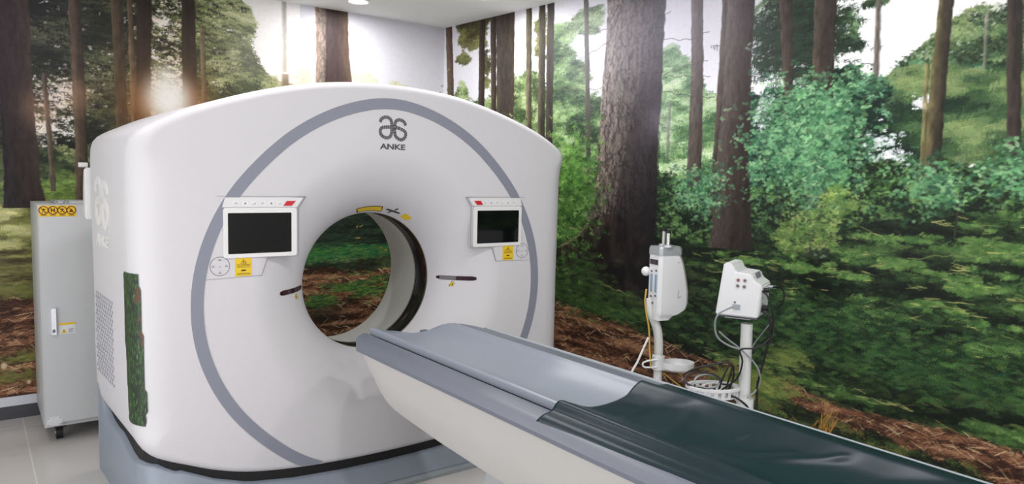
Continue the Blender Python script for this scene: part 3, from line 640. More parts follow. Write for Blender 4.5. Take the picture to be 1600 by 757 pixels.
# ---- downlights
M_lampring = mat('white lamp ring', (235,235,235), .4)
M_lampglow = mat('lit lamp lens', (255,255,255), .4, emis=((255,252,246), 14))
def downlight(x, y, label, group=None, k=1.0):
    t = thing('ceiling_downlight', label, 'light', (x,y,ZC-.002), 0, group)
    bm = bmesh.new(); n = 36
    R = [(.062,-.001),(.070,-.008),(.082,-.006),(.084,0),(.062,0)]
    rows = [[bm.verts.new((r*math.cos(2*math.pi*i/n), r*math.sin(2*math.pi*i/n), z)) for r, z in R] for i in range(n)]
    for i in range(n):
        for k in range(len(R)): bm.faces.new((rows[i][k],rows[i][(k+1)%5],rows[(i+1)%n][(k+1)%5],rows[(i+1)%n][k]))
    obj('ring', recalc(bm), M_lampring, t, smooth=True, angle=40)
    obj('lens', cyl((0,0,-.003),(0,0,0), .062, seg=36), M_lampglow, t)
    ld = bpy.data.lights.new('downlight', 'AREA'); ld.shape = 'DISK'; ld.size = .12; ld.energy = LAMP_W*k; ld.color = (1,.975,.99)
    lo = bpy.data.objects.new('lamp', ld); COL.objects.link(lo); lo.parent = t; lo.location = (0,0,-.012)
    return t
downlight(.60, 1.70, 'round lit ceiling downlight cut by the top of the photo, nearer the pale trunk', k=.15)
downlight(1.20, .98, 'round lit ceiling downlight cut by the top of the photo, above the room corner', k=.3)
for x in (-2.1,-.6,.9):
    for y in (.1,-1.6,-3.3):
        downlight(x, y, 'round lit ceiling downlight out of the photo, over the near part of the room', 'downlights over the near part of the room', k={.1:1.35,-1.6:.45,-3.3:1.25}[y]*(.55 if x < -2 else 1.15))
w = bpy.data.worlds.new('world'); SC.world = w; w.use_nodes = True
w.node_tree.nodes['Background'].inputs[0].default_value = (.8,.85,.9,1); w.node_tree.nodes['Background'].inputs[1].default_value = .3
# ------------------------------------------------------------------ the scanner gantry
M_shell = mat('white scanner shell', (203,201,204), .45, spec=.4)
M_ring = mat('grey blue ring paint', (128,131,144), .45)
M_gbase = mat('blue grey scanner base', (132,141,152), .42)
M_black = mat('black rubber', (14,14,16), .6)
M_dark = mat('dark scan window film', (20,18,24), .10, spec=.6)
M_bronze = mat('bronze window edge', (112,104,92), .4, metal=.3)
M_liner = mat('grey white bore liner', (196,196,190), .45)
M_screen = mat('black glass screen', (5,6,8), .06, spec=.35)
M_bezel = mat('white bezel plastic', (222,221,220), .35)
M_line = mat('grey seam line', (150,150,152), .6)
M_red = mat('red button', (190,24,38), .4)
M_yel = mat('yellow warning print', (224,188,30), .5)
M_ink = mat('dark grey print', (74,72,76), .6)
M_inkb = mat('black print', (30,26,20), .6)
M_laser = mat('dark red laser slot', (44,14,22), .12)
CZ = .99
half = [(0,2.005),(.2,1.998),(.4,1.975),(.6,1.932),(.8,1.872),(.95,1.815),(1.06,1.760),(1.125,1.722),(1.155,1.690),(1.167,1.63),(1.168,1.50),(1.168,1.3),(1.165,1.0),(1.166,.7),
        (1.163,.48),(1.148,.395),(1.105,.345),(1.04,.312),(.97,.282),(.85,.232),(.7,.19),(.5,.162),(.25,.146),(0,.142)]
cont = catmull([(x,z,0) for x,z in half]+[(-x,z,0) for x,z in half[-2:0:-1]], 10, closed=True)
ca = np.array([math.atan2(p.y-CZ, p.x) for p in cont]); cr = np.array([math.hypot(p.x, p.y-CZ) for p in cont])
o_ = np.argsort(ca); ca = np.concatenate([ca[o_]-2*math.pi, ca[o_], ca[o_]+2*math.pi]); cr = np.tile(cr[o_], 3)
NT = 288
TH = [2*math.pi*i/NT-math.pi for i in range(NT)]
RO = [float(np.interp(t, ca, cr)) for t in TH]
PO = [Vector((r*math.cos(t), CZ+r*math.sin(t))) for r, t in zip(RO, TH)]
NO = []
for i in range(NT):
    d = (PO[(i+2) % NT]-PO[i-2]).normalized(); NO.append(Vector((d.y, -d.x)))
RB = []
for i in range(NT):
    n = NO[i]; RB.append(.035+.12*max(0, abs(n.x))**6 if n.y > -.3 else .03+.11*abs(n.x)**4)
for _ in range(6): RB = [(RB[i-1]+RB[i]+RB[(i+1) % NT])/3 for i in range(NT)]
def taper(y): return .034*max(0, min(1, (y-.15)/.8))
def zbot(y): return float(np.interp(y, [0,.15,.4,.6,.75,.85,.92,.95], [.0,.335,.328,.318,.325,.38,.53,.70]))
def rim_pt(i, inset, y):
    p = PO[i]-NO[i]*inset; x, z = p.x, p.y
    x += math.copysign(taper(y)*min(1, abs(x)/1.1)**4, x)
    if abs(x) > 1.0 and y > .1:
        zb = zbot(y)*min(1, (abs(x)-1.0)/.1)
        z = max(z, zb)
    return (x, y, z)
inner = [(.3615,.262),(.372,.235),(.392,.195),(.42,.155),(.455,.115),(.495,.08),(.54,.05),(.585,.026),(.625,.011),(.655,.003),(.68,0)]
def build_shell():
    bm = bmesh.new(); rows = []
    for r, y in inner: rows.append([(r*math.cos(t), y, 1.0+r*math.sin(t)) for t in TH])
    base = rows[-1]
    for f in (.35,.7,1.0):
        rows.append([tuple(np.array(base[i])*(1-f)+np.array(rim_pt(i, RB[i], 0))*f) for i in range(NT)])
    for a in (15,30,45,60,75,90):
        a = math.radians(a); rows.append([rim_pt(i, RB[i]*(1-math.sin(a)), RB[i]*(1-math.cos(a))) for i in range(NT)])
    for y in (.2,.3,.4,.5,.6,.7,.78,.85,.895): rows.append([rim_pt(i, 0, y) for i in range(NT)])
    for a in (30,60,90):
        a = math.radians(a); rows.append([rim_pt(i, .04*(1-math.cos(a)), .91+.04*math.sin(a)) for i in range(NT)])
    rear = [(.62,.95),(.52,.93),(.45,.87),(.4016,.775)]
    for r, y in rear: rows.append([(r*math.cos(t), y, 1.0+r*math.sin(t)) for t in TH])
    V = [[bm.verts.new(p) for p in row] for row in rows]
    for a in range(len(V)-1):
        for i in range(NT):
            j = (i+1) % NT; bm.faces.new((V[a][i],V[a][j],V[a+1][j],V[a+1][i]))
    return bm
def polar(stations, ang=None, n=144, cz=1.0):
    bm = bmesh.new(); T = [2*math.pi*i/n for i in range(n)]
    V = [[bm.verts.new((r*math.cos(t), y, cz+r*math.sin(t))) for t in T] for r, y in stations]
    for a in range(len(V)-1):
        for i in range(n):
            j = (i+1) % n; bm.faces.new((V[a][i],V[a][j],V[a+1][j],V[a+1][i]))
    return bm
G = thing('ct_scanner', 'large white ring-shaped scanner gantry on a blue grey base in front of the forest wallpaper', 'scanner', (0,0,0))
shell = obj('gantry_cover', build_shell(), M_shell, G, smooth=True, angle=50)
obj('bore_liner', polar([(.3615,.405),(.3625,.42),(.375,.55),(.392,.70),(.4016,.775)]), M_liner, G, smooth=True)
obj('scan_window', polar([(.3625,.272),(.3645,.276),(.3645,.392),(.3625,.396)]), M_dark, G, smooth=True, angle=30)
for a, b in ((.262,.272),(.396,.406)):
    obj('window_rim', polar([(.3615,a),(.3600,a+.002),(.3600,b-.002),(.3625,b)]), M_bronze, G, smooth=True, angle=30)
# ring trim (slightly squarish ring)
ra = np.radians([-90,-61,-45,-27,-10,5,23,45,65,90]); rr = np.array([.935,.933,.925,.939,.949,.947,.936,.919,.933,.962])
def ring_r(t):
    s = math.asin(max(-1, min(1, math.sin(t)))); return float(np.interp(s, ra, rr))
def ring_mesh():
    bm = bmesh.new(); a0, a1 = math.radians(-66), math.radians(246); n = 220; rows = []
    for i in range(n+1):
        t = a0+(a1-a0)*i/n
        R = sum(ring_r(t+d) for d in (-.1,-.05,0,.05,.1))/5
        p = []
        for r, y in ((R-.053,.001),(R-.052,-.0030),(R-.001,-.0030),(R,.001)):
            x = r*math.cos(t); z = .977+r*math.sin(t); lim = float(np.interp(abs(x), [0,.25,.5,.7,.85], [.142,.146,.162,.19,.24]))+.012
            p.append(bm.verts.new((x, y, max(z, lim))))
        rows.append(p)
    for i in range(n):
        for k in range(3): bm.faces.new((rows[i][k],rows[i][k+1],rows[i+1][k+1],rows[i+1][k]))
    bmesh.ops.remove_doubles(bm, verts=bm.verts, dist=1e-5)
    return recalc(bm)
obj('ring_trim', ring_mesh(), M_ring, G, smooth=True, angle=30)
# black seal body and blue grey base: vertical outline in plan, height following the cover edge
def plan(off=0.0):
    """closed plan outline (x,y, height of the cover's lower edge there)"""
    P = []
    xs = list(np.linspace(-.99,.99,45))
    def zb_front(x): return float(np.interp(abs(x), [0,.25,.5,.7,.85,.98,1.07], [.142,.146,.162,.19,.24,.305,.345]))
    for x in xs: P.append((x, 0.0, zb_front(x)))
    for k in range(1, 9):
        a = math.radians(90*k/9); P.append((.99+.165*math.sin(a), .165*(1-math.cos(a)), float(np.interp(k, [0,4,9], [.30,.345,.345]))))
    for y in (.2,.3,.4,.5,.6,.7,.78,.85,.9,.93,.95): P.append((1.155+taper(y), y, zbot(y)))
    Q = P[45:]
    P += [(x, .955, .52) for x in np.linspace(1.10,-1.10,12)]
    P += [(-x, y, z) for x, y, z in reversed(Q)]
    return P
def skirt(name, off, dz, m, flare=0.0):
    P = plan(); n = len(P); bm = bmesh.new(); B = []; T = []; I = []; K = []
    for i, (x, y, z) in enumerate(P):
        a = Vector(P[i-1][:2]); b = Vector(P[(i+1) % n][:2]); d = (b-a).normalized(); nn = Vector((d.y, -d.x))
        q = Vector((x,y))+nn*off; zz = max(.05, z+dz*max(.1, min(1, 1.1-(y-.25)/.25)))
        fy = flare*max(0, -nn.y)**2 if y < .1 else 0
        B.append(bm.verts.new((q.x+nn.x*fy*.3, q.y-fy, 0.0))); K.append(bm.verts.new((q.x+nn.x*fy*.3, q.y-fy, 0.03)))
        T.append(bm.verts.new((q.x, q.y, zz-.008))); r = q-nn*.008; I.append(bm.verts.new((r.x, r.y, zz)))
    J = []
    for i in range(n):
        v = I[i].co; a = Vector(P[i-1][:2]); b = Vector(P[(i+1) % n][:2]); d = (b-a).normalized()
        J.append(bm.verts.new((v.x-d.y*.05, v.y+d.x*.05, v.z)))
    for i in range(n):
        j = (i+1) % n
        for A, Bq in ((B,K),(K,T),(T,I),(I,J)): bm.faces.new((A[i],A[j],Bq[j],Bq[i]))
    return obj(name, bm, m, G, smooth=True, angle=50)
skirt('base_cover', -.004, -.050, M_gbase, flare=.095)
def seal():
    P = plan(); n = len(P); bm = bmesh.new(); A = []; B = []
    for i, (x, y, z) in enumerate(P):
        a = Vector(P[i-1][:2]); b = Vector(P[(i+1) % n][:2]); d = (b-a).normalized(); q = Vector((x,y))-Vector((d.y,-d.x))*.035
        A.append(bm.verts.new((q.x,q.y,max(.06,z-.07)))); B.append(bm.verts.new((q.x,q.y,z+.03)))
    for i in range(n): bm.faces.new((A[i],A[(i+1)%n],B[(i+1)%n],B[i]))
    return bm
obj('seal', seal(), M_black, G)
def foot_strip():
    P = [p for p in plan() if p[1] < .001]; bm = bmesh.new()
    R = []
    for (x,y,z) in P: R.append([bm.verts.new(c) for c in ((x,-.125,0),(x,-.125,.018),(x,-.105,.024),(x,-.08,.024),(x,-.08,0))])
    for i in range(len(R)-1):
        for k in range(5): bm.faces.new((R[i][k],R[i][(k+1)%5],R[i+1][(k+1)%5],R[i+1][k]))
    bm.faces.new(R[0]); bm.faces.new(R[-1][::-1])
    return recalc(bm)
obj('foot_strip', foot_strip(), mat('grey foot strip', (150,156,160), .5), G, smooth=False)

FN = lambda x, z, t: (x, -t, z)                      # drawing plane of the front face, t = proud of it
def rrect(x0, z0, x1, z1, r, n=4):
    out = []
    for cx, cz, a0 in ((x1-r,z1-r,0),(x0+r,z1-r,90),(x0+r,z0+r,180),(x1-r,z0+r,270)):
        for k in range(n+1):
            a = math.radians(a0+90*k/n); out.append((cx+r*math.cos(a), cz+r*math.sin(a)))
    return out
def console(s):
    X = lambda v: s*v
    P = lambda pts: [(s*x, z) for x, z in (pts if s > 0 else pts[::-1])]
    a = obj('control_panel', prism(P(rrect(.487,1.182,.812,1.402,.012)), FN, -.03, .006), M_bezel, G)
    obj('screen', prism(P(rrect(.512,1.200,.792,1.379,.004)), FN, .004, .0075), M_screen, a)
    strip = [(.455,1.447),(.802,1.447),(.815,1.404),(.485,1.404)]
    obj('button_strip', prism(P(strip), FN, -.03, .0035), mat('button strip plastic', (216,215,216), .35), a)
    obj('stop_button', prism(P([(.490,1.432),(.532,1.432),(.548,1.410),(.510,1.410)]), FN, .002, .006), M_red, a)
    for k in range(6):
        x = .565+k*.038
        b = obj('button', prism(P(rrect(x-.0145,1.410,x+.0145,1.433,.003)), FN, .002, .0048), M_bezel, a)
        bm = bmesh.new()
        g = k % 3
        if g == 0: add_ribbon(bm, [(s*(x-.006),1.425),(s*(x-.005),1.418),(s*(x+.006),1.418)], .0018, FN, .0045, .0053, smooth=False)
        elif g == 1: add_prism(bm, P([(x-.005,1.418),(x+.005,1.418),(x,1.426)]), FN, .0045, .0053)
        else:
            for d in (-.004,.003): add_ribbon(bm, [(s*(x+d),1.418),(s*(x+d+.003),1.425)], .002, FN, .0045, .0053, smooth=False)
        obj('symbol', recalc(bm), M_ink, a)
    # seams of the cover round the panel
    bm = bmesh.new()
    def seam(pts): add_ribbon(bm, [(s*x,z) for x,z in pts], .0022, FN, -.004, .0012, smooth=False)
    seam([(.44,1.452),(.835,1.452)]); seam([(.44,1.452),(.475,1.40),(.475,1.176),(.62,1.172)])
    seam([(.62,1.172),(.645,1.098),(.885,1.092)])
    obj('cover_seam', recalc(bm), M_line, G)
    # round table pad
    bm = bmesh.new(); cx, cz, r = .826, 1.148, .041
    add_ribbon(bm, [(s*(cx+r*math.cos(t)), cz+r*math.sin(t)) for t in np.linspace(0, 2*math.pi, 41)], .0022, FN, -.003, .0012, smooth=False)
    for dx, dz in ((0,.028),(0,-.028),(.028,0),(-.028,0),(0,0)):
        w_ = .007 if (dx or dz) else .005
        add_ribbon(bm, [(s*(cx+dx-w_),cz+dz-.002),(s*(cx+dx+w_),cz+dz-.002)], .002, FN, -.003, .0012, smooth=False)
        if dx or dz: add_ribbon(bm, [(s*(cx+dx-.003),cz+dz+.003),(s*(cx+dx+.004),cz+dz+.003)], .002, FN, -.003, .0012, smooth=False)
    obj('table_pad', recalc(bm), mat('table pad print', (110,112,116), .6), G)
    st = obj('warning_sticker', prism(P(rrect(.690,1.100,.762,1.180,.002)), FN, -.02, .0018), M_yel, G); st['label'] = 'yellow laser warning sticker'
    bm = bmesh.new()
    add_ribbon(bm, [(s*(.726+q*.012), 1.157+h) for q, h in ((-1,0),(1,0),(0,.018),(-1,0))], .0022, FN, .0015, .0024, smooth=False)
    add_prism(bm, [(s*.726+q*.004, 1.161+h) for q, h in ((-1,0),(1,0),(0,.008))], FN, .0015, .0024)
    for z, hw in ((1.151,.030),(1.145,.026),(1.1395,.030),(1.112,.028),(1.107,.030)):
        add_ribbon(bm, [(s*.726-hw,z),(s*.726+hw,z)], .0016, FN, .0015, .0024, smooth=False)
    add_ribbon(bm, [(s*.726-.010,1.125),(s*.726+.010,1.125)], .006, FN, .0015, .0024, smooth=False)
    obj('sticker_print', recalc(bm), M_inkb, st)
for s in (-1, 1): console(s)
# laser slots, following the trumpet of the bore
def face_y(r):
    return float(np.interp(r, [q[0] for q in inner], [q[1] for q in inner]))
def laser(s):
    r0, r1 = (.305,.54)
    bm = bmesh.new(); rows = []
    r0 = .385
    for k in range(17):
        r = r0+(.548-r0)*k/16; e = .012*min(1, math.sin(math.pi*min(1,(k+1)/3)/2))*min(1, math.sin(math.pi*min(1,(17-k)/3)/2))
        rows.append([bm.verts.new((s*r, face_y(r)-.002, 1.0+d*e)) for d in (-1,1)])
    for k in range(16): bm.faces.new((rows[k][0],rows[k][1],rows[k+1][1],rows[k+1][0]))
    o = obj('laser_slot', bm, M_laser, G); o['label'] = 'dark red laser slot'
    x = s*.442; y = face_y(.442)-.003
    f = lambda a, b, t: (x+a, y-t+abs(s*a)*0-(s*a)*.8, .955+b)
    tb = obj('laser_sticker', prism([(-.017,0),(.017,0),(0,.030)], f, 0, .001), M_yel, G)
    bm = bmesh.new(); add_ribbon(bm, [(-.015,.001),(.015,.001),(0,.028),(-.015,.001)], .002, f, .0008, .0018, smooth=False)
    add_prism(bm, [(-.003,.006),(.003,.006),(.003,.014),(-.003,.014)], f, .0008, .0018)
    obj('sticker_print', recalc(bm), M_inkb, tb)
for s in (-1, 1): laser(s)
# stickers at the top of the bore
def on_bore(a, r, t):
    th = math.radians(a); return (r*math.cos(th), face_y(r)-t, 1.0+r*math.sin(th))
def bore_sticker(name, a0, a1, r0, r1, m, skew=0):
    bm = bmesh.new(); n = 10; R = []
    for i in range(n+1):
        f = i/n
        R.append([bm.verts.new(on_bore(a0+(a1-a0)*f+skew*(q-.5), r0+(r1-r0)*q, .002)) for q in (0,.33,.66,1)])
    for i in range(n):
        for k in range(3): bm.faces.new((R[i][k],R[i][k+1],R[i+1][k+1],R[i+1][k]))
    return obj(name, bm, m, G, smooth=True)
s1 = bore_sticker('warning_sticker', 104, 82, .37, .398, M_inkb, 3); s1['label'] = 'yellow strip sticker with black edge'
s2 = bore_sticker('sticker_face', 103.2, 82.8, .373, .395, M_yel, 3); s2.location.y = -.0015; s2.parent = s1
s3 = bore_sticker('pinch_sticker', 64, 57, .376, .398, M_yel); s3['label'] = 'small yellow sticker with black mark'
bm = bmesh.new()
fb = lambda u, v, t: on_bore(73-u, .387+v, .002+t)
add_prism(bm, [(-6,-.003),(6,-.003),(6,.003),(-6,.003)], fb, 0, .001); add_prism(bm, [(-2.6,-.014),(-1.4,-.016),(2.2,.016),(1.0,.018)], fb, .0002, .0012)
obj('cross_mark', recalc(bm), M_inkb, G)
# logo: two mirrored strokes over the maker's name
LL = [(240,268),(262,222),(325,200),(380,222),(400,270),(402,340),(398,400),(372,446),(318,458),(262,432),(240,382),(262,338),(320,326),(388,322)]
LR = [(600,290),(575,245),(515,222),(462,240),(446,285),(446,400),(470,446),(535,474),(590,440),(598,380),(550,345),(462,318)]
def logo(fn, cx, cz, w, m, t1=.002, striped=True, tsize=1.0, name='logo', bold=.02):
    k = w/390.0
    bm = bmesh.new()
    for L in (LL, LR):
        pts = [(cx+(x-420)*k, cz-(y-335)*k) for x, y in L]
        if striped:
            P = catmull([(a,b,0) for a,b in pts], 10); seg = []
            for i in range(0, len(P)-1, 4):
                q = P[i:i+4]
                if len(q) > 2: add_ribbon(bm, [(v.x,v.y) for v in q[:3]], 42*k, fn, 0, t1, n=1, smooth=False)
            for off in (-14,0,14):
                pp = []
                for i in range(len(P)):
                    d = (P[min(i+1,len(P)-1)]-P[max(i-1,0)]).normalized(); pp.append((P[i].x-d.y*off*k, P[i].y+d.x*off*k))
                add_ribbon(bm, pp, 9*k, fn, 0, t1*.96, n=1, smooth=False)
        else: add_ribbon(bm, pts, 50*k, fn, 0, t1)
    o = obj(name, recalc(bm), m, G)
    bm = bmesh.new(); f2 = lambda u, v, t: fn(cx+u, cz-(600-335)*k+v, t)
    add_text(bm, 'ANKE', 95*k*tsize, f2, 0, t1, bold=bold*95*k*1.6, sx=1.42)
    obj('maker_name', recalc(bm), m, G)
logo(FN, .003, 1.79, .152, M_ink, .0012)
# raised logo on the left flank
def flank(u, v, t):                                  # u runs towards the viewer along the left flank
    y = u; return (-1.168-taper(y)-t, y, v)
fl = lambda u, v, t: flank(.62-u*1.0, v, t)
logo(lambda u,v,t: flank(.63-u, v, t), 0, 1.40, .30, M_bezel, .0035, striped=False, name='raised_logo')
# vent grille on the left flank
bm = bmesh.new()
for i in range(9):
    for j in range(19):
        u = .46+i*.045+(.0225 if j % 2 else 0); z = .56+j*.0215
        add_prism(bm, [(u-.016,z),(u,z-.0085),(u+.016,z),(u,z+.0085)], flank, .0005, .002)
gr = obj('vent_grille', recalc(bm), mat('vent holes', (182,184,190), .6), G)
# leftover strip of forest print stuck over the front left corner
def strip_mat():
    m = mat('forest print offcut', (40,80,30), .45); nt = m.node_tree; b = nt.nodes['Principled BSDF']; L = nt.links.new
    tc = nt.nodes.new('ShaderNodeTexCoord'); mp = nt.nodes.new('ShaderNodeMapping'); mp.inputs['Scale'].default_value = (130,130,40)
    n = nt.nodes.new('ShaderNodeTexNoise'); n.inputs['Scale'].default_value = 1.0; n.inputs['Detail'].default_value = 6; n.inputs['Roughness'].default_value = .7
    r = nt.nodes.new('ShaderNodeValToRGB'); e = r.color_ramp.elements
    e[0].position = .40; e[0].color = (*lin((10,16,10)),1); e[1].position = .74; e[1].color = (*lin((140,170,66)),1)
    for p, c in ((.50,(24,44,22)),(.57,(48,88,36)),(.65,(76,124,48))): q = e.new(p); q.color = (*lin(c),1)
    n2 = nt.nodes.new('ShaderNodeTexNoise'); n2.inputs['Scale'].default_value = 9
    r2 = nt.nodes.new('ShaderNodeValToRGB'); r2.color_ramp.elements[0].position = .66; r2.color_ramp.elements[1].position = .70
    mx = nt.nodes.new('ShaderNodeMix'); mx.data_type = 'RGBA'; mx.inputs[7].default_value = (*lin((84,52,34)),1)
    L(tc.outputs['Object'], mp.inputs[0]); L(mp.outputs[0], n.inputs['Vector']); L(n.outputs['Fac'], r.inputs[0]); L(tc.outputs['Object'], n2.inputs['Vector'])
    L(n2.outputs['Fac'], r2.inputs[0]); L(r2.outputs[0], mx.inputs[0]); L(r.outputs[0], mx.inputs[6]); L(mx.outputs[2], b.inputs['Base Color'])
    return m
def corner_pt(s_, z):
    """s_ = arc distance round the front-left corner, 0 on the flank side where the rounding starts"""
    i = min(range(NT), key=lambda k: (PO[k].y-z)**2+(0 if PO[k].x < 0 else 99))
    R = RB[i]; a = max(0, min(90, math.degrees(s_/R)));
    xf = PO[i].x; a_ = math.radians(90-a)
    ex = s_-R*math.pi/2
    x = xf+R*(1-math.sin(a_))+max(0, ex); y = R*(1-math.cos(a_))
    if s_ < 0: x = xf; y = R-s_
    return Vector((x, y, z)), Vector((-math.sin(a_), -math.cos(a_), 0))
def corner_by_px(px, py):
    best = None
    for k in range(-10, 60):
        for zz in [front(px, py, .05)[1]]:
            P, N = corner_pt(k*.01, zz); d = P-Vector(CAM); dep = d.dot(Vector(CF)); x_ = 800+FPX*d.dot(Vector(CR))/dep
            if best is None or abs(x_-px) < best[0]: best = (abs(x_-px), k*.01)
    return best[1]
zt, zb = 1.125, .478
bm = bmesh.new(); R_ = []
for j in range(41):
    f = j/40; z = zt+(zb-zt)*f; py = 432+f*241
    xl = float(np.interp(py, [432,437,492,520,560,610,668], [195,193,193.5,194,198,200,203])); xr = float(np.interp(py, [432,520,675], [217,223,232]))
    a = corner_by_px(xl, py); b = corner_by_px(xr, py)
    row = []
    for k in range(7):
        P_, N_ = corner_pt(a+(b-a)*k/6, z+.004*(f > .97)*0); row.append(bm.verts.new(P_+N_*.0025))
    R_.append(row)
for j in range(40):
    for k in range(6): bm.faces.new((R_[j][k],R_[j][k+1],R_[j+1][k+1],R_[j+1][k]))
so = obj('printed_strip', recalc(bm), strip_mat(), G, smooth=True); so['label'] = 'narrow offcut of green forest print stuck on the corner'
# white lug at the rear left edge
bm = bmesh.new()
add_prism(bm, [(.945,1.565),(.985,1.545),(1.02,1.46),(1.03,1.40),(1.02,1.345),(.99,1.31),(.945,1.30)], lambda u,v,t: (-1.185-t, u, v), 0, .035)
bmesh.ops.bevel(bm, geom=[e for e in bm.edges], offset=.006, segments=2, affect='EDGES')
obj('rear_handle', recalc(bm), M_bezel, G, smooth=True, angle=40)
obj('rear_bolt', cyl((-1.20,.99,1.575),(-1.24,.99,1.575), .012), M_bezel, G)
# ------------------------------------------------------------------ patient table
M_beige = mat('warm white table shell', (182,180,177), .42, spec=.4)
M_rim = mat('blue grey table rim', (97,101,111), .42, spec=.4)
M_cradle = mat('blue grey cradle', (124,131,141), .38, spec=.4)
T = thing('scanner_table', 'long grey and white patient table reaching from the scanner ring to the lower right', 'table', (0,0,0))
YT0, YT1 = -.36, -3.0
def body():
    bm = bmesh.new(); rows = []
    ys = [-.345,-.352,-.365,-.385,-.41,-.44,-.48,-.53,-.58,-.62,-.66,-.72,-.85,-1.0,-1.3,-1.8,-2.4,-2.93,-2.98,-3.0]
    for y in ys:
        zb = float(np.interp(-y, [.34,.36,.40,.44,.48,.53,.58,.62,.66,.72,.85,1.0,1.3,2.0,3.0], [.79,.775,.745,.705,.672,.638,.612,.600,.592,.586,.577,.568,.557,.545,.53]))
        w = .345*min(1, .90+.1*min(1, (-y-.345)/.06)); w -= .02 if y < -2.99 else 0
        wb = w-.012*min(1,(.79-zb)/.1); r = min(.035, (.79-zb)*.4+.001)
        h = [(-w,.790),(-(w+wb)/2,(.79+zb)/2),(-wb,zb+r),(-wb+r*.3,zb+r*.3),(-wb+r,zb)]
        rows.append([bm.verts.new((x,y,z)) for x,z in h]+[bm.verts.new((-x,y,z)) for x,z in h[::-1]])
    n = len(rows[0])
    for a in range(len(rows)-1):
        for k in range(n):
            bm.faces.new((rows[a][k],rows[a][(k+1)%n],rows[a+1][(k+1)%n],rows[a+1][k]))
    bm.faces.new(rows[0]); bm.faces.new(rows[-1][::-1])
    return recalc(bm)
obj('table_body', body(), M_beige, T, smooth=True, angle=40)
def sheet(prof, yend, ylist, thick_prof=None):
    """closed section prof (x,z) swept back along -y; front end follows yend(x)"""
    bm = bmesh.new(); rows = []
    for t in ylist: rows.append([bm.verts.new((x, yend(x)*max(0, 1-t/.6)+(-.2)*min(1, t/.6)-t, z)) for x, z in prof])
    n = len(prof)
    for a in range(len(rows)-1):
        for k in range(n): bm.faces.new((rows[a][k],rows[a][(k+1)%n],rows[a+1][(k+1)%n],rows[a+1][k]))
    bm.faces.new(rows[0]); bm.faces.new(rows[-1][::-1])
    return recalc(bm)
ylist = [0,.02,.06,.12,.2,.3,.45,.6,1.0,1.5,2.0,2.5,2.8]
for s in (-1, 1):
    prof = [(.347,.786),(.343,.797),(.315,.813),(.300,.818),(.285,.8205),(.25,.821),(.226,.8215),(.221,.820),(.221,.785),(.30,.783)]
    yend = lambda x: -.175-.17*(max(0,(abs(x)-.20))/.147)**2.2
    if s > 0: prof = [(.347,.786),(.350,.795),(.350,.806),(.343,.811),(.335,.813),(.325,.816),(.315,.8175)]+prof[4:]
    if s > 0: obj('lit_edge_strip', sheet([(.342,.806),(.344,.815),(.366,.815),(.373,.808),(.371,.795),(.346,.795)], lambda x: -.33, ylist), mat('pale lit edge colour', (150,156,162), .45), T, smooth=True, angle=30)  # added pale strip, highlight of the far table edge put into its colour
    obj('table_rim', sheet([(s*x,z) for x,z in prof], yend, ylist), M_rim, T, smooth=True, angle=28)
obj('rail_channel', box((0,-1.62,.789),(.44,2.75,.010)), M_black, T)
for s in (-1, 1): obj('gap_shade', box((s*.2155,-1.62,.803),(.0115,2.76,.026)), M_black, T)  # black strips fill the gaps beside the cradle, in place of their shade
top = [(-.209,.818),(-.209,.836),(-.205,.843),(-.198,.846),(-.190,.846),(-.184,.842),(-.178,.8395),(-.170,.838),(-.155,.832),(-.125,.820),(-.09,.811),(-.05,.8065),(0,.805)]
prof = top+[(-x,z) for x,z in top[-2::-1]]+[(.19,.800),(.10,.796),(0,.795),(-.10,.796),(-.19,.800)]
def cend(x):
    y = -.135-.03*max(0,(x+.1)/.1 if x > -.1 else 0)
    if x > -.02: y = -.225
    if x > .15: y = -.235-.10*((x-.15)/.06)**1.5
    return y if x > -.17 else -.135-.06*(-x-.17)/.04
cr_ = obj('cradle', sheet(prof, cend, [0,.01,.03,.06,.12,.25,.45,.6,1.0,1.5,2.0,2.4,2.72]), M_cradle, T, smooth=True, angle=35)
obj('cradle_catch', box((.062,-.222,.806),(.035,.016,.016), bevel=.003), mat('grey catch', (92,98,106), .5), T)
# pedestal under the table
bm = bmesh.new()
rows = []
for z, x_, y0, y1 in ((.0,.30,-1.05,-2.7),(.10,.30,-1.05,-2.7),(.14,.27,-1.10,-2.66),(.36,.24,-1.12,-2.5),(.545,.24,-1.16,-2.5)):
    rows.append([bm.verts.new(p) for p in ((-x_,y1,z),(-x_,y0-.05,z),(-x_+.05,y0,z),(x_-.05,y0,z),(x_,y0-.05,z),(x_,y1,z))])
for a in range(len(rows)-1):
    for k in range(6): bm.faces.new((rows[a][k],rows[a][(k+1)%6],rows[a+1][(k+1)%6],rows[a+1][k]))
bm.faces.new(rows[0]); bm.faces.new(rows[-1])
obj('pedestal', recalc(bm), mat('light pedestal cover', (176,178,180), .5), T, smooth=True, angle=30)
obj('foot_pedal', box((-.26,-1.0,.03),(.10,.12,.05), bevel=.01), M_bezel, T)
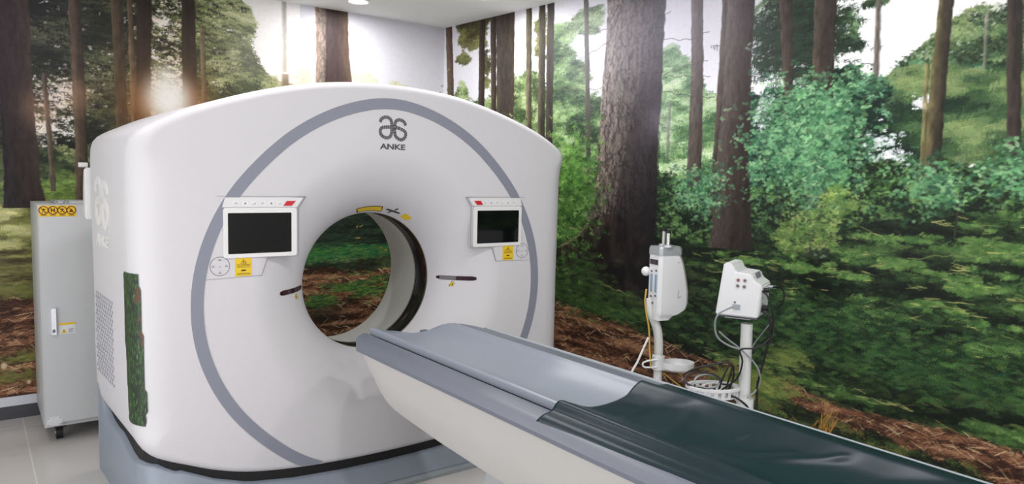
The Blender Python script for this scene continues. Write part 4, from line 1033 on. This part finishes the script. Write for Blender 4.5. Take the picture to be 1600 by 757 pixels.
# ------------------------------------------------------------------ green vinyl mat on the cradle
def vinyl():
    m = mat('dark green vinyl', (12,34,40), .34, spec=.16, noise=.12, nscale=6); nt = m.node_tree; b = nt.nodes['Principled BSDF']
    tc = nt.nodes.new('ShaderNodeTexCoord'); n = nt.nodes.new('ShaderNodeTexNoise'); n.inputs['Scale'].default_value = 9; n.inputs['Detail'].default_value = 4; n.inputs['Distortion'].default_value = .6
    bp = nt.nodes.new('ShaderNodeBump'); bp.inputs['Strength'].default_value = .09; bp.inputs['Distance'].default_value = .010
    nt.links.new(tc.outputs['Object'], n.inputs['Vector']); nt.links.new(n.outputs['Fac'], bp.inputs['Height']); nt.links.new(bp.outputs[0], b.inputs['Normal'])
    return m
mp = [(-.335,.793),(-.318,.808),(-.300,.820),(-.28,.8265),(-.255,.8285),(-.235,.832),(-.222,.842),(-.210,.852),(-.198,.855),(-.186,.853),(-.172,.846),(-.150,.838),(-.12,.8265),(-.085,.8175),(-.045,.8135),(0,.8120),(.05,.8135),
      (.09,.819),(.125,.827),(.155,.838),(.175,.846),(.19,.8525),(.203,.855),(.214,.852),(.228,.844),(.245,.837),(.270,.830),(.305,.822),(.340,.818)]
mp = [(v.x, v.y) for v in catmull([(x,z,0) for x,z in mp], 3)]
creases = [((-.02,-2.05),(.10,-2.18),.006,.016),((.03,-2.16),(.16,-2.30),.006,.014),((.10,-2.44),(.20,-2.62),.007,.02),((-.04,-1.86),(.13,-1.80),.003,.02),((.02,-2.0),(.12,-2.02),.003,.012),
           ((.08,-2.55),(.15,-2.75),.006,.015),((-.27,-2.1),(-.22,-2.16),.004,.012),((-.15,-1.72),(.1,-1.70),.0025,.03),((.05,-1.60),(.17,-1.78),-.004,.03),((-.1,-2.5),(.05,-2.48),.004,.02)]
def wr(x, y):
    z = 0
    for (x0,y0),(x1,y1),h,w_ in creases:
        dx, dy = x1-x0, y1-y0; L = math.hypot(dx,dy); t = ((x-x0)*dx+(y-y0)*dy)/L/L; d = abs((x-x0)*dy-(y-y0)*dx)/L
        e = math.exp(-(d/w_)**2)*math.exp(-(max(0,abs(t-.5)-.35)/.2)**2); z += h*e
    z += .0012*math.sin(9*x+7*y)+.001*math.sin(23*x-11*y+1)+.0009*math.sin(31*y+13*x)
    return z
bm = bmesh.new(); NY = 150; rowsT = []; rowsB = []
for j in range(NY+1):
    f = j/NY; y = -1.555-f*1.37
    sq = 1-.13*min(1, f/.42)                         # the left edge creeps inward along the table
    rt, rb = [], []
    for k, (x, z) in enumerate(mp):
        yy = y-.010*math.sin(k*.18+1)*max(0,1-f*8)+(.035 if x > .2 else .035*max(0,(x-.1)/.1))*max(0,1-f*6)
        xx = x; zz = z
        if x < -.25: xx = -.25+(x+.25)*(1-.55*min(1, f/.5)); zz = z if f < .02 else max(z, .8285-(.8285-z)*(1-.35*min(1,f/.3)))
        zz += wr(xx, yy) if -.18 < x < .3 else 0
        rt.append(bm.verts.new((xx,yy,zz+.0015))); rb.append(bm.verts.new((xx*.998,yy,zz-.0015)))
    rowsT.append(rt); rowsB.append(rb)
n = len(mp)
for j in range(NY):
    for k in range(n-1):
        bm.faces.new((rowsT[j][k],rowsT[j][k+1],rowsT[j+1][k+1],rowsT[j+1][k])); bm.faces.new((rowsB[j][k],rowsB[j+1][k],rowsB[j+1][k+1],rowsB[j][k+1]))
    for k in (0, n-1): bm.faces.new((rowsT[j][k],rowsB[j][k],rowsB[j+1][k],rowsT[j+1][k]))
for j in (0, NY):
    for k in range(n-1): bm.faces.new((rowsT[j][k],rowsB[j][k],rowsB[j][k+1],rowsT[j][k+1]))
mt = obj('examination_mat', recalc(bm), vinyl(), None, smooth=True); tag(mt, 'creased dark green vinyl mat draped over the grey patient table', 'mat')
# ------------------------------------------------------------------ grey cabinet behind the scanner
M_cab = mat('grey powder coated steel', (190,192,193), .45, bump=.05, bscale=400)
YC = 1.47
def cpx(px, py): h = hit(px, py, (0,1,0), (0,YC,0)); return (float(h[0]), float(h[2]))
x0 = -1.388; x1 = -.90; z0 = .092; z1 = 1.352
K = thing('equipment_cabinet', 'grey steel equipment cabinet on black casters left of the scanner', 'cabinet', ((x0+x1)/2, 1.76, 0))
kx, ky = (x0+x1)/2, 1.76
FC = lambda x, z, t: (x-kx, YC-t-ky, z)
obj('body', box((0, .005, (z0+z1)/2), (x1-x0, 2.04-YC-.01, z1-z0), bevel=.004), M_cab, K, smooth=True, angle=30)
dr = obj('door', prism(rrect(x0+.004,z0+.03,x1-.004,z1-.006,.004), FC, -.004, .010), M_cab, K)
a = cpx(79,482); b = cpx(88,522)
obj('handle', prism(rrect(a[0],b[1],b[0],a[1],.006), FC, .008, .026), mat('silver handle', (214,215,220), .25, metal=.4), dr)
obj('lock', prism(rrect(a[0]+.004,b[1]+.012,b[0]-.006,b[1]+.03,.003), FC, .026, .029), mat('lock cap', (120,122,126), .4), dr)
a = cpx(92,505); b = cpx(118,520)
lb = obj('warning_label', prism(rrect(a[0],b[1],b[0],a[1],.001), FC, .009, .0112), mat('white label', (214,216,218), .5), dr)
obj('label_header', prism([(a[0],a[1]-.012),(b[0],a[1]-.012),(b[0],a[1]),(a[0],a[1])], FC, .011, .012), M_yel, dr)
bm = bmesh.new(); cx = a[0]+.022; cz = b[1]+.006
add_prism(bm, [(cx-.014,cz),(cx+.014,cz),(cx,cz+.024)], FC, .011, .012); obj('label_triangle', recalc(bm), M_yel, dr)
bm = bmesh.new(); add_ribbon(bm, [(cx,cz+.017),(cx-.003,cz+.011),(cx+.003,cz+.010),(cx,cz+.004)], .0025, FC, .0115, .0125, smooth=False)
for k in range(4): add_ribbon(bm, [(cx+.022,cz+.021-k*.006),(cx+.05-.008*(k%2),cz+.021-k*.006)], .0016, FC, .0108, .0118, smooth=False)
obj('label_print', recalc(bm), M_inkb, dr)
a = cpx(60,321.5); b = cpx(118.5,338)
ys = obj('warning_strip', prism([(a[0],b[1]),(b[0],b[1]),(b[0],a[1]),(a[0],a[1])], FC, .009, .0115), M_yel, dr); ys['label'] = 'yellow strip with four round warning signs'
bm = bmesh.new(); bm2 = bmesh.new(); W_ = b[0]-a[0]
for k in range(4):
    cx = a[0]+W_*(k+.5)/4; cz = (a[1]+b[1])/2+.004; r = .0215
    add_ribbon(bm, [(cx+r*math.cos(t), cz+r*math.sin(t)) for t in np.linspace(0,2*math.pi,25)], .005, FC, .0113, .0124, smooth=False)
    add_ribbon(bm, [(cx-r*.7,cz+r*.7),(cx+r*.7,cz-r*.7)], .004, FC, .0113, .0124, smooth=False)
    if k in (0,2):
        add_ribbon(bm2, [(cx,cz+.010),(cx,cz-.002)], .006, FC, .0112, .0121, smooth=False); add_ribbon(bm2, [(cx-.008,cz-.012),(cx,cz-.001),(cx+.008,cz-.012)], .004, FC, .0112, .0121, smooth=False)
        add_ribbon(bm2, [(cx-.010,cz+.003),(cx+.010,cz+.006)], .004, FC, .0112, .0121, smooth=False)
    elif k == 1:
        for d in (-.007,.007): add_ribbon(bm2, [(cx+d,cz+.011),(cx+d,cz-.011)], .005, FC, .0112, .0121, smooth=False)
        add_ribbon(bm2, [(cx-.008,cz),(cx+.008,cz+.003)], .004, FC, .0112, .0121, smooth=False)
    else:
        add_prism(bm2, [(cx-.012,cz-.010),(cx+.012,cz-.010),(cx,cz+.010)], FC, .0112, .0121)
    add_ribbon(bm2, [(cx-.014,b[1]+.007),(cx+.014,b[1]+.007)], .003, FC, .0112, .0121, smooth=False)
obj('sign_rings', recalc(bm), mat('dark red print', (120,46,20), .6), ys); obj('sign_figures', recalc(bm2), M_inkb, ys)
a = cpx(73,653); b = cpx(97,663)
pl = obj('name_plate', prism(rrect(a[0],b[1],b[0],a[1],.001), FC, -.004, .012), mat('silver plate', (206,208,210), .3, metal=.3), K)
bm = bmesh.new()
bm.free()
for xx, zz in ((a[0]+.006,a[1]-.006),(b[0]-.008,a[1]-.007),(a[0]+.006,b[1]+.006),(b[0]-.006,b[1]+.006)): obj('rivet', prism(rrect(xx-.003,zz-.002,xx+.003,zz+.002,.001), FC, .0115, .013), M_ink, pl)
obj('top_plate', box((.02,.02,z1+.006),(.34,.30,.010), bevel=.002), mat('pale top plate', (196,198,202), .35), K)
for cx_, cy_ in ((x0+.08,1.56),(x1-.08,1.56),(x0+.08,1.96),(x1-.08,1.96)):
    c_ = obj('caster', cyl((cx_-kx-.022,cy_-ky,.038),(cx_-kx+.012,cy_-ky,.038), .038), M_black, K, smooth=True, angle=40)
    obj('fork', box((cx_-kx,cy_-ky+.01,.080),(.060,.07,.022), bevel=.003), M_black, c_)
    obj('axle', cyl((cx_-kx-.027,cy_-ky,.038),(cx_-kx-.020,cy_-ky,.038), .009), mat('steel axle', (200,200,200), .3, metal=.6), c_)
# two small metal clips on top
for i, (dx, l) in enumerate(((-.10,'small bent metal clip lying on the grey cabinet top, nearer its left edge'),(-.045,'small bent metal clip lying on the grey cabinet top, nearer the scanner'))):
    P0 = Vector((kx+dx-.05, 1.62, z1+.004))
    o = obj('metal_clip', tube([(P0.x-.012,P0.y,P0.z),(P0.x-.006,P0.y+.01,P0.z+.014),(P0.x+.006,P0.y,P0.z+.016),(P0.x+.014,P0.y+.012,P0.z+.002)], .003), mat('clip steel', (150,156,150), .3, metal=.5), None, smooth=True); tag(o, l, 'clip', 'metal clips on the cabinet')

# ------------------------------------------------------------------ stands behind the table
RT = Vector((.80117,-.59844,0)); AW = Vector((.59844,.80117,0)); RZ = math.atan2(-.59844,.80117)
def devf(o):
    o = Vector(o)
    def f(px, py, dy=0.0):
        n = np.array(AW); h = hit(px, py, n, np.array(o+AW*dy)); h = Vector(h)-o
        return Vector((h.dot(RT), dy, h.z))
    return f
M_white = mat('white equipment plastic', (216,217,218), .35)
M_pole = mat('white painted pole', (206,208,206), .35)
M_steel = mat('brushed steel', (186,186,184), .28, metal=.9)
M_silver = mat('silver cap', (176,180,184), .3, metal=.5)
OI = (1.30,-.62,0)
J = thing('contrast_injector', 'white contrast injector head with two steel tubes on a curved pole stand', 'injector', OI, RZ)
D = devf(OI)
def loft_head():
    """head: sections along z, local box rotated so its narrow display side turns to the viewer"""
    zt = D(1040,398)[2]; zb = D(1040,495)[2]; xl = D(1012,440)[0]
    secs = []
    prof = [(1064,399),(1070,415),(1074,436),(1077,460),(1077,476),(1073,485),(1062,491),(1052,494)]
    for px, py in prof:
        q = D(px, py); secs.append((q[2], q[0]))
    secs.append((D(1030,499)[2], D(1046,499)[0]))
    return secs, xl
secs, xl = loft_head()
HA = math.radians(24)
def hrot(x, y, z):                                   # rotate about the head's near left edge
    ox = xl+.035; return (ox+(x-ox)*math.cos(HA)-y*math.sin(HA), (x-ox)*math.sin(HA)+y*math.cos(HA)-.01, z)
bm = bmesh.new(); rows = []
for z, xr in secs:
    xr = xl+.035+(xr-xl-.035)/math.cos(HA)-.005; a = xl+.028; dpt = .058 if z > secs[-2][0]+.001 else .05
    c = .016
    pts = [(a+c,-dpt),(xr-.035,-dpt),(xr-.008,-dpt+.022),(xr,0),(xr-.008,dpt-.022),(xr-.035,dpt),(a+c,dpt),(a,dpt-c),(a,-dpt+c)]
    rows.append([bm.verts.new(hrot(x,y,z)) for x,y in pts])
for i in range(len(rows)-1):
    for k in range(9): bm.faces.new((rows[i][k],rows[i][(k+1)%9],rows[i+1][(k+1)%9],rows[i+1][k]))
bm.faces.new(rows[0]); bm.faces.new(rows[-1][::-1])
hd = obj('injector_head', recalc(bm), M_white, J, smooth=True, angle=38)
zc0 = secs[0][0]; xr0 = xl+.035+(secs[0][1]-xl-.035)/math.cos(HA)
bm = bmesh.new(); rows = []
for z, k_ in ((zc0,1.0),(zc0+.03,1.0),(zc0+.045,.93)):
    a = xl+.026+.004*(1-k_)*10; xr = xr0-.012*(1-k_)*10; d_ = .060*k_
    pts = [(a+.014,-d_),(xr-.03,-d_),(xr,-d_+.03),(xr,d_-.03),(xr-.03,d_),(a+.014,d_),(a,d_-.014),(a,-d_+.014)]
    rows.append([bm.verts.new(hrot(x,y,z)) for x,y in pts])
for i in range(2):
    for k in range(8): bm.faces.new((rows[i][k],rows[i][(k+1)%8],rows[i+1][(k+1)%8],rows[i+1][k]))
bm.faces.new(rows[0]); bm.faces.new(rows[-1][::-1])
obj('top_cap', recalc(bm), M_silver, J, smooth=True, angle=38)
for px0, w_, py0, py1, dy in ((1036.5,.017,357,390,.035),(1043.5,.019,360,390,-.03)):
    b0 = D(px0,py1,dy); t0 = D(px0,py0,dy); r_ = w_*.62
    s_ = obj('syringe_tube', cyl((b0.x,dy,zc0+.04),(b0.x,dy,t0.z-.014), r_), M_steel, J, smooth=True, angle=40)
    obj('tube_cap', cyl((b0.x,dy,t0.z-.016),(b0.x,dy,t0.z), r_*1.12), M_black, s_, smooth=True, angle=40)
    obj('tube_collar', cyl((b0.x,dy,zc0+.044),(b0.x,dy,zc0+.056), r_*2.6, r_*2.3), M_silver, s_, smooth=True, angle=40)
# display side
SD = lambda u, v, t: hrot(xl+.028-t, u, v)           # u across the narrow side
zz = lambda py: D(1018,py)[2]
obj('display', prism([(-.036,zz(413)),(.036,zz(413)),(.036,zz(405)),(-.036,zz(405))], SD, -.002, .002), mat('dark display', (60,50,52), .2), hd)
for u in (-.022,.018):
    obj('level_window', prism([(u-.009,zz(456)),(u+.009,zz(456)),(u+.009,zz(428)),(u-.009,zz(428))], SD, -.002, .002), mat('blue grey window', (132,154,176), .3), hd)
for u, py in ((-.022,422),(.018,424),(-.022,461),(.018,463),(0,473)): obj('key', prism([(u-.006,zz(py)-.005),(u+.006,zz(py)-.005),(u+.006,zz(py)+.005),(u-.006,zz(py)+.005)], SD, -.002, .002), M_ink, hd)
q = D(1011,426)
bm = bmesh.new(); bmesh.ops.create_uvsphere(bm, u_segments=20, v_segments=12, radius=.026); bmesh.ops.translate(bm, verts=bm.verts, vec=(q.x+.004,.05,q.z))
obj('knob', bm, M_white, J, smooth=True)
bm = bmesh.new(); FD = lambda u, v, t: hrot(u, -.058-t, v)
add_ribbon(bm, [(xl+.155,zz(452)),(xl+.150,zz(464)),(xl+.162,zz(463)),(xl+.172,zz(462))], .003, FD, 0, .0012)
obj('vent_mark', prism([(xl+.142,zz(410)),(xl+.155,zz(409)),(xl+.155,zz(408)),(xl+.142,zz(409))], FD, 0, .0012), M_silver, hd)
obj('body_mark', recalc(bm), mat('grey mark', (150,154,158), .5), hd)
obj('nozzle', cyl((D(1040,494).x,0,D(1040,494).z+.004),(D(1040,500).x,0,D(1040,500).z), .026,.020), M_pole, J, smooth=True, angle=40)
armp = [D(1014,466,.03),D(1016,482,.02),D(1021,498,.01),D(1027,515),D(1029,535),D(1029,552)]
obj('curved_arm', tube([(p.x,p.y,p.z) for p in armp], .024, seg=16), M_pole, J, smooth=True)
pz = D(1029,552)
obj('pole', cyl((pz.x,0,.10),(pz.x,0,pz.z+.01), .023), M_pole, J, smooth=True, angle=40)
obj('collar', cyl((pz.x,0,D(1029,577).z),(pz.x,0,D(1029,556).z), .034), M_white, J, smooth=True, angle=40)
# dish held by the collar
dc = D(1059,569); rx, ry = .088,.060
def dish():
    bm = bmesh.new(); n = 40; S = [(1.0,.012),(1.02,.0),(1.0,-.022),(.80,-.034),(.55,-.034),(.0,-.034)]
    S2 = [(1.0,.012),(.965,.012),(.94,-.014),(.75,-.026),(.30,-.026),(.26,-.018),(0,-.018)]
    for prof_, flip in ((S,0),(S2,1)):
        R = [[bm.verts.new((dc.x+r*rx*math.cos(t), r*rx*.82*math.sin(t), dc.z+z)) for t in [2*math.pi*k/n for k in range(n)]] for r, z in prof_[:-1]]
        for a in range(len(R)-1):
            for k in range(n): bm.faces.new((R[a][k],R[a][(k+1)%n],R[a+1][(k+1)%n],R[a+1][k]))
        bm.faces.new(R[-1])
    bmesh.ops.remove_doubles(bm, verts=bm.verts, dist=1e-4)
    return recalc(bm)
obj('dish', dish(), M_white, J, smooth=True, angle=45)
obj('dish_arm', box(((pz.x+dc.x)/2-.02,0,dc.z-.02),(abs(dc.x-pz.x)*.7,.05,.03), bevel=.006), M_white, J, smooth=True, angle=30)
lp = [D(1029,560),D(1012,562),D(1003,566),D(1006,572),D(1026,572)]
obj('side_handle', tube([(p.x,-.03,p.z) for p in lp], .005), M_white, J, smooth=True)
def star_base(parent, cx, r, n=5):
    for k in range(n):
        a = 2*math.pi*k/n+.3; e = (cx+r*math.cos(a), r*math.sin(a))
        l = obj('leg', tube([(cx,0,.105),(cx+.5*(e[0]-cx),.5*e[1],.10),(e[0],e[1],.078)], .022, taper=.014, seg=10), M_pole, parent, smooth=True)
        obj('caster', cyl((e[0]-.012,e[1],.027),(e[0]+.012,e[1],.027), .027), M_black, l, smooth=True, angle=40)
        obj('caster_stem', cyl((e[0],e[1],.05),(e[0],e[1],.08), .008), M_steel, l)
    obj('hub', cyl((cx,0,.08),(cx,0,.14), .045,.032), M_pole, parent, smooth=True, angle=40)
star_base(J, pz.x, .24)
OM = (1.30,-1.17,0)
S = thing('monitor_stand', 'white pole stand with an oval cable tray carrying the connector box', 'stand', OM, RZ)
E2 = devf(OM)
pt = E2(1167,506); pb = E2(1164,630)
obj('pole', cyl((pb.x,0,.10),(pt.x,0,pt.z), .028), M_pole, S, smooth=True, angle=40)
obj('collar', cyl((pb.x,0,pb.z-.03),(pb.x,0,E2(1164,622).z), .040,.040), M_white, S, smooth=True, angle=40)
star_base(S, pb.x, .26)
# oval tray with slotted rim
tc_ = E2(1114,612,.03); tx, ty = .125,.085
bm = bmesh.new(); n = 44
for k in range(n):
    t0 = 2*math.pi*k/n; t1 = 2*math.pi*(k+1)/n
    def P_(t, s_, z): return (tc_.x+tx*s_*math.cos(t), .03+ty*s_*math.sin(t), tc_.z+z)
    def quadbox(s0, s1, za, zb_, u0=t0, u1=t1):
        v = [bm.verts.new(P_(t, s_, z)) for t in (u0,u1) for s_ in (s0,s1) for z in (za,zb_)]
        for f in ((0,1,3,2),(4,6,7,5),(0,4,5,1),(2,3,7,6),(0,2,6,4),(1,5,7,3)): bm.faces.new([v[i] for i in f])
    quadbox(.92,1.08,.018,.030); quadbox(.80,.98,-.020,-.012)
    if k % 2 == 0: quadbox(.96,1.0,-.016,.022)
bmesh.ops.remove_doubles(bm, verts=bm.verts, dist=1e-5)
obj('cable_tray', recalc(bm), M_white, S)
obj('tray_floor', cyl((tc_.x,.03,tc_.z-.024),(tc_.x,.03,tc_.z-.018), .078, seg=32), M_white, S)
obj('tray_arm', tube([(tc_.x+.10,.03,tc_.z+.01),((tc_.x+pb.x)/2+.05,.02,tc_.z-.02),(pb.x,0,pb.z-.01)], .026, seg=12), M_white, S, smooth=True)
# connector box
BX = thing('monitor', 'white stepped monitor housing seen from behind with plugs in its rear panel, on a pole', 'monitor', (0,0,0))
b0 = E2(1120,493)                                    # lower left near corner
A_ = math.radians(30)
org = Vector(OM)+RT*b0.x+Vector((0,0,b0.z))
Pd = RT*math.cos(A_)-AW*math.sin(A_); Qd = RT*math.sin(A_)+AW*math.cos(A_)
org = org-Qd*0.0+AW*.03
BX.location = org
def bf(p, z, q): v = Pd*p+Qd*q; return (v.x, v.y, z)
prof = [(0,0),(.200,0),(.213,.155),(.175,.180),(.165,.208),(.088,.215),(.072,.248),(.066,.253),(.030,.253)]
bm = bmesh.new(); add_prism(bm, prof, bf, 0, .215); recalc(bm)
bmesh.ops.bevel(bm, geom=bm.edges[:], offset=.006, segments=2, affect='EDGES')
hs = obj('housing', bm, M_white, BX, smooth=True, angle=35)
SF = lambda p, z, t: bf(p, z, -t)
btn = [(305,255),(360,262),(303,312),(357,322)]
for i, (x, y) in enumerate(btn):
    p_ = (x-125)/1757; z_ = (590+.141*(x-125)-y)/2044
    c1 = bf(p_, z_, .002); c2 = bf(p_, z_, -.004)
    ob = obj('socket', cyl(c1, c2, .0085, seg=20), mat('socket ring', (150,140,142) if i else (176,120,120), .4), BX, smooth=True, angle=40)
    obj('socket_core', cyl(c2, bf(p_, z_, -.0052), .004, seg=14), M_ink, ob)
p_ = (300-125)/1757; z_ = (615-520)/2044
obj('side_port', prism([(p_-.017,z_-.012),(p_+.017,z_-.012),(p_+.017,z_+.012),(p_-.017,z_+.012)], SF, -.002, .004), mat('port plate', (150,156,164), .4), BX)
obj('port_screw', prism([(p_-.012,z_+.018),(p_-.004,z_+.018),(p_-.004,z_+.025),(p_-.012,z_+.025)], SF, -.002, .003), M_ink, BX)
RF = lambda q, z, t: bf(.2015+.013*z/.155+t, z, q)   # rear panel
obj('rear_panel', prism([(.020,.018),(.195,.018),(.195,.142),(.020,.142)], RF, -.002, .0015), mat('rear panel', (204,206,208), .4), BX)
bm = bmesh.new(); r_ = random.Random(5)
for k in range(26):
    q_ = .03+r_.random()*.15; z_ = .03+r_.random()*.10; w_ = .003+r_.random()*.006; h_ = .002+r_.random()*.005
    add_prism(bm, [(q_-w_,z_-h_),(q_+w_,z_-h_),(q_+w_,z_+h_),(q_-w_,z_+h_)], RF, .001, .004)
obj('panel_marks', recalc(bm), mat('grey panel sockets', (128,132,136), .5), BX)
def rf(q, z, t): return RF(q, z, t)
pl1 = obj('power_plug', cyl(rf(.055,.045,.0), rf(.055,.045,.030), .013), M_black, BX, smooth=True, angle=40)
obj('power_plug', cyl(rf(.035,.135,.0), rf(.035,.135,.026), .011), M_black, BX, smooth=True, angle=40)
obj('grey_plug', cyl(rf(.150,.138,.0), rf(.150,.138,.035), .007), M_silver, BX, smooth=True, angle=40)
obj('handle_slot', prism([(.03,.2085),(.03,.183),(.13,.183),(.13,.2085)][::-1], lambda q,z,t: bf(.1765-(z-.18)*.33+t, z, q+.03), -.001, .0015), mat('slot shadow plastic', (120,118,128), .5), BX)
obj('base_plate', prism([(.004,-.008),(.198,-.008),(.198,0),(.004,0)], bf, .004, .211), mat('dark base plate', (70,72,76), .5), BX)
obj('bracket', prism([(.04,-.016),(.16,-.016),(.16,-.008),(.04,-.008)], bf, .03, .18), M_white, BX)
# ---- cables
def wpt(f, o, p): v = f(*p); return tuple(Vector(o)+RT*v.x+AW*v.y+Vector((0,0,v.z)))
M_cg = mat('grey cable', (140,146,148), .5); M_cb = mat('black cable', (16,16,18), .45); M_cw = mat('white hose', (222,222,218), .4); M_cy = mat('yellow cable', (196,160,70), .5)
def cable(name, pts, r, m, label, cat='cable', group=None, f=E2, o=OM):
    ob = obj(name, tube([wpt(f,o,p) for p in pts], r, seg=8, n=8), m, None, smooth=True); tag(ob, label, cat, group)
Bq = -.10
cable('cable', [(1145,480,-.09),(1135,484,-.12),(1122,492,-.12),(1117,507,-.10),(1121,527,-.08),(1138,540,-.07),(1156,546,-.06)], .0045, M_cg, 'grey cable looping from the side port of the monitor housing towards the pole')
cable('cable', [(1190,455,-.06),(1199,463,-.10),(1206,484,-.10),(1208,510,-.09),(1203,529,-.08),(1182,544,-.07),(1157,547,-.06),(1160,566,-.05),(1153,590,-.02),(1136,604,.0),(1124,612,.03)], .0045, M_cb, 'black cable looping from the upper rear plug round the white pole into the tray')
cable('cable', [(1190,487,-.06),(1200,492,-.09),(1203,505,-.09),(1203,525,-.08),(1196,554,-.06),(1187,588,-.04),(1183,606,-.02),(1182,642,.0),(1180,700,.05)], .006, M_cb, 'thick black cable hanging right of the white pole down behind the table')
cable('cable', [(1124,519,-.09),(1139,532,-.07),(1156,545,-.05),(1175,563,-.05),(1186,581,-.05),(1187,598,-.03),(1180,612,-.02),(1168,622,-.05)], .0040, M_cg, 'thin pale grey cable crossing the white pole and curling back to its collar')
cable('cable', [(1208,449,-.01),(1219,450,.02),(1225,458,.03),(1224,472,.04),(1220,478,.05),(1212,484,.10)], .0045, M_cb, 'short black cable curving from the grey rear plug at the right edge of the housing')
cable('cable', [(1202,507,.02),(1192,520,.05),(1180,535,.08),(1172,550,.06)], .003, M_cg, 'short grey strap slanting behind the white pole below the housing')
cable('cable', [(1068,586,.08),(1085,577,.06),(1110,571,.03),(1136,567,.0),(1144,572,-.02),(1140,590,.0),(1134,608,.03)], .0045, M_cb, 'black cable arching over the oval tray from the injector side')
cable('cable', [(1140,570,.0),(1130,590,.0),(1122,612,.02)], .0045, M_cb, 'black cable strand hanging into the tray, leftmost below the arch', group=None)
cable('cable', [(1146,572,-.02),(1146,590,.0),(1140,608,.02)], .0045, M_cb, 'black cable strand hanging into the tray, rightmost below the arch')
def coil(cx, cy, rx_, ry_, turns, m, label, r, ph=0):
    pts = []; cy -= 5
    for k in range(turns*10+1):
        t = ph+2*math.pi*k/10; w_ = 1+.08*math.sin(k*1.3)
        pts.append((cx+rx_*w_*math.cos(t), cy+ry_*w_*math.sin(t), .03+.03*math.sin(t)*-1))
    cable('cable_coil', pts, r, m, label, 'cable')
coil(1098,600,27,13,3,M_cb,'black cable coiled over the left end of the oval tray',.004)
coil(1106,601,22,10,3,M_cg,'grey cable coiled in the middle of the oval tray',.004,1)
coil(1112,611,16,7,2,mat('pale cable',(206,208,206),.5),'white cable coiled low in the oval tray',.0035,2)
coil(1128,612,12,6,2,M_cb,'black cable coiled at the pole end of the oval tray',.0045,1.5)
cable('cable', [(1137,618,-.02),(1150,622,-.06),(1160,629,-.08),(1168,637,-.07),(1172,650,-.05)], .0055, M_cb, 'thick black cable leaving the tray over the collar of the pole')
cable('hose', [(1013,528,-.03),(1004,548,-.03),(996,566,-.03),(987,582,-.03),(975,610,-.02)], .006, M_cw, 'white hose slanting down left of the injector pole', 'hose', f=D, o=OI)
cable('cable', [(1010,452,-.03),(1008,470,-.035),(1010,490,-.035),(1014,515,-.03),(1015,545,-.03),(1017,575,-.03)], .0045, M_cy, 'yellow cable running down the left side of the injector arm', f=D, o=OI)
cable('cable', [(1011,455,-.02),(1009,472,-.03),(1011,492,-.03),(1015,516,-.02),(1017,548,-.02),(1018,570,-.02)], .003, M_cb, 'thin black cable beside the yellow one on the injector arm', f=D, o=OI)
cable('cable', [(1036,582,.02),(1050,594,.02),(1064,605,.02),(1080,620,.02)], .004, M_cy, 'yellow cable slanting from the injector pole towards the tray', f=D, o=OI)
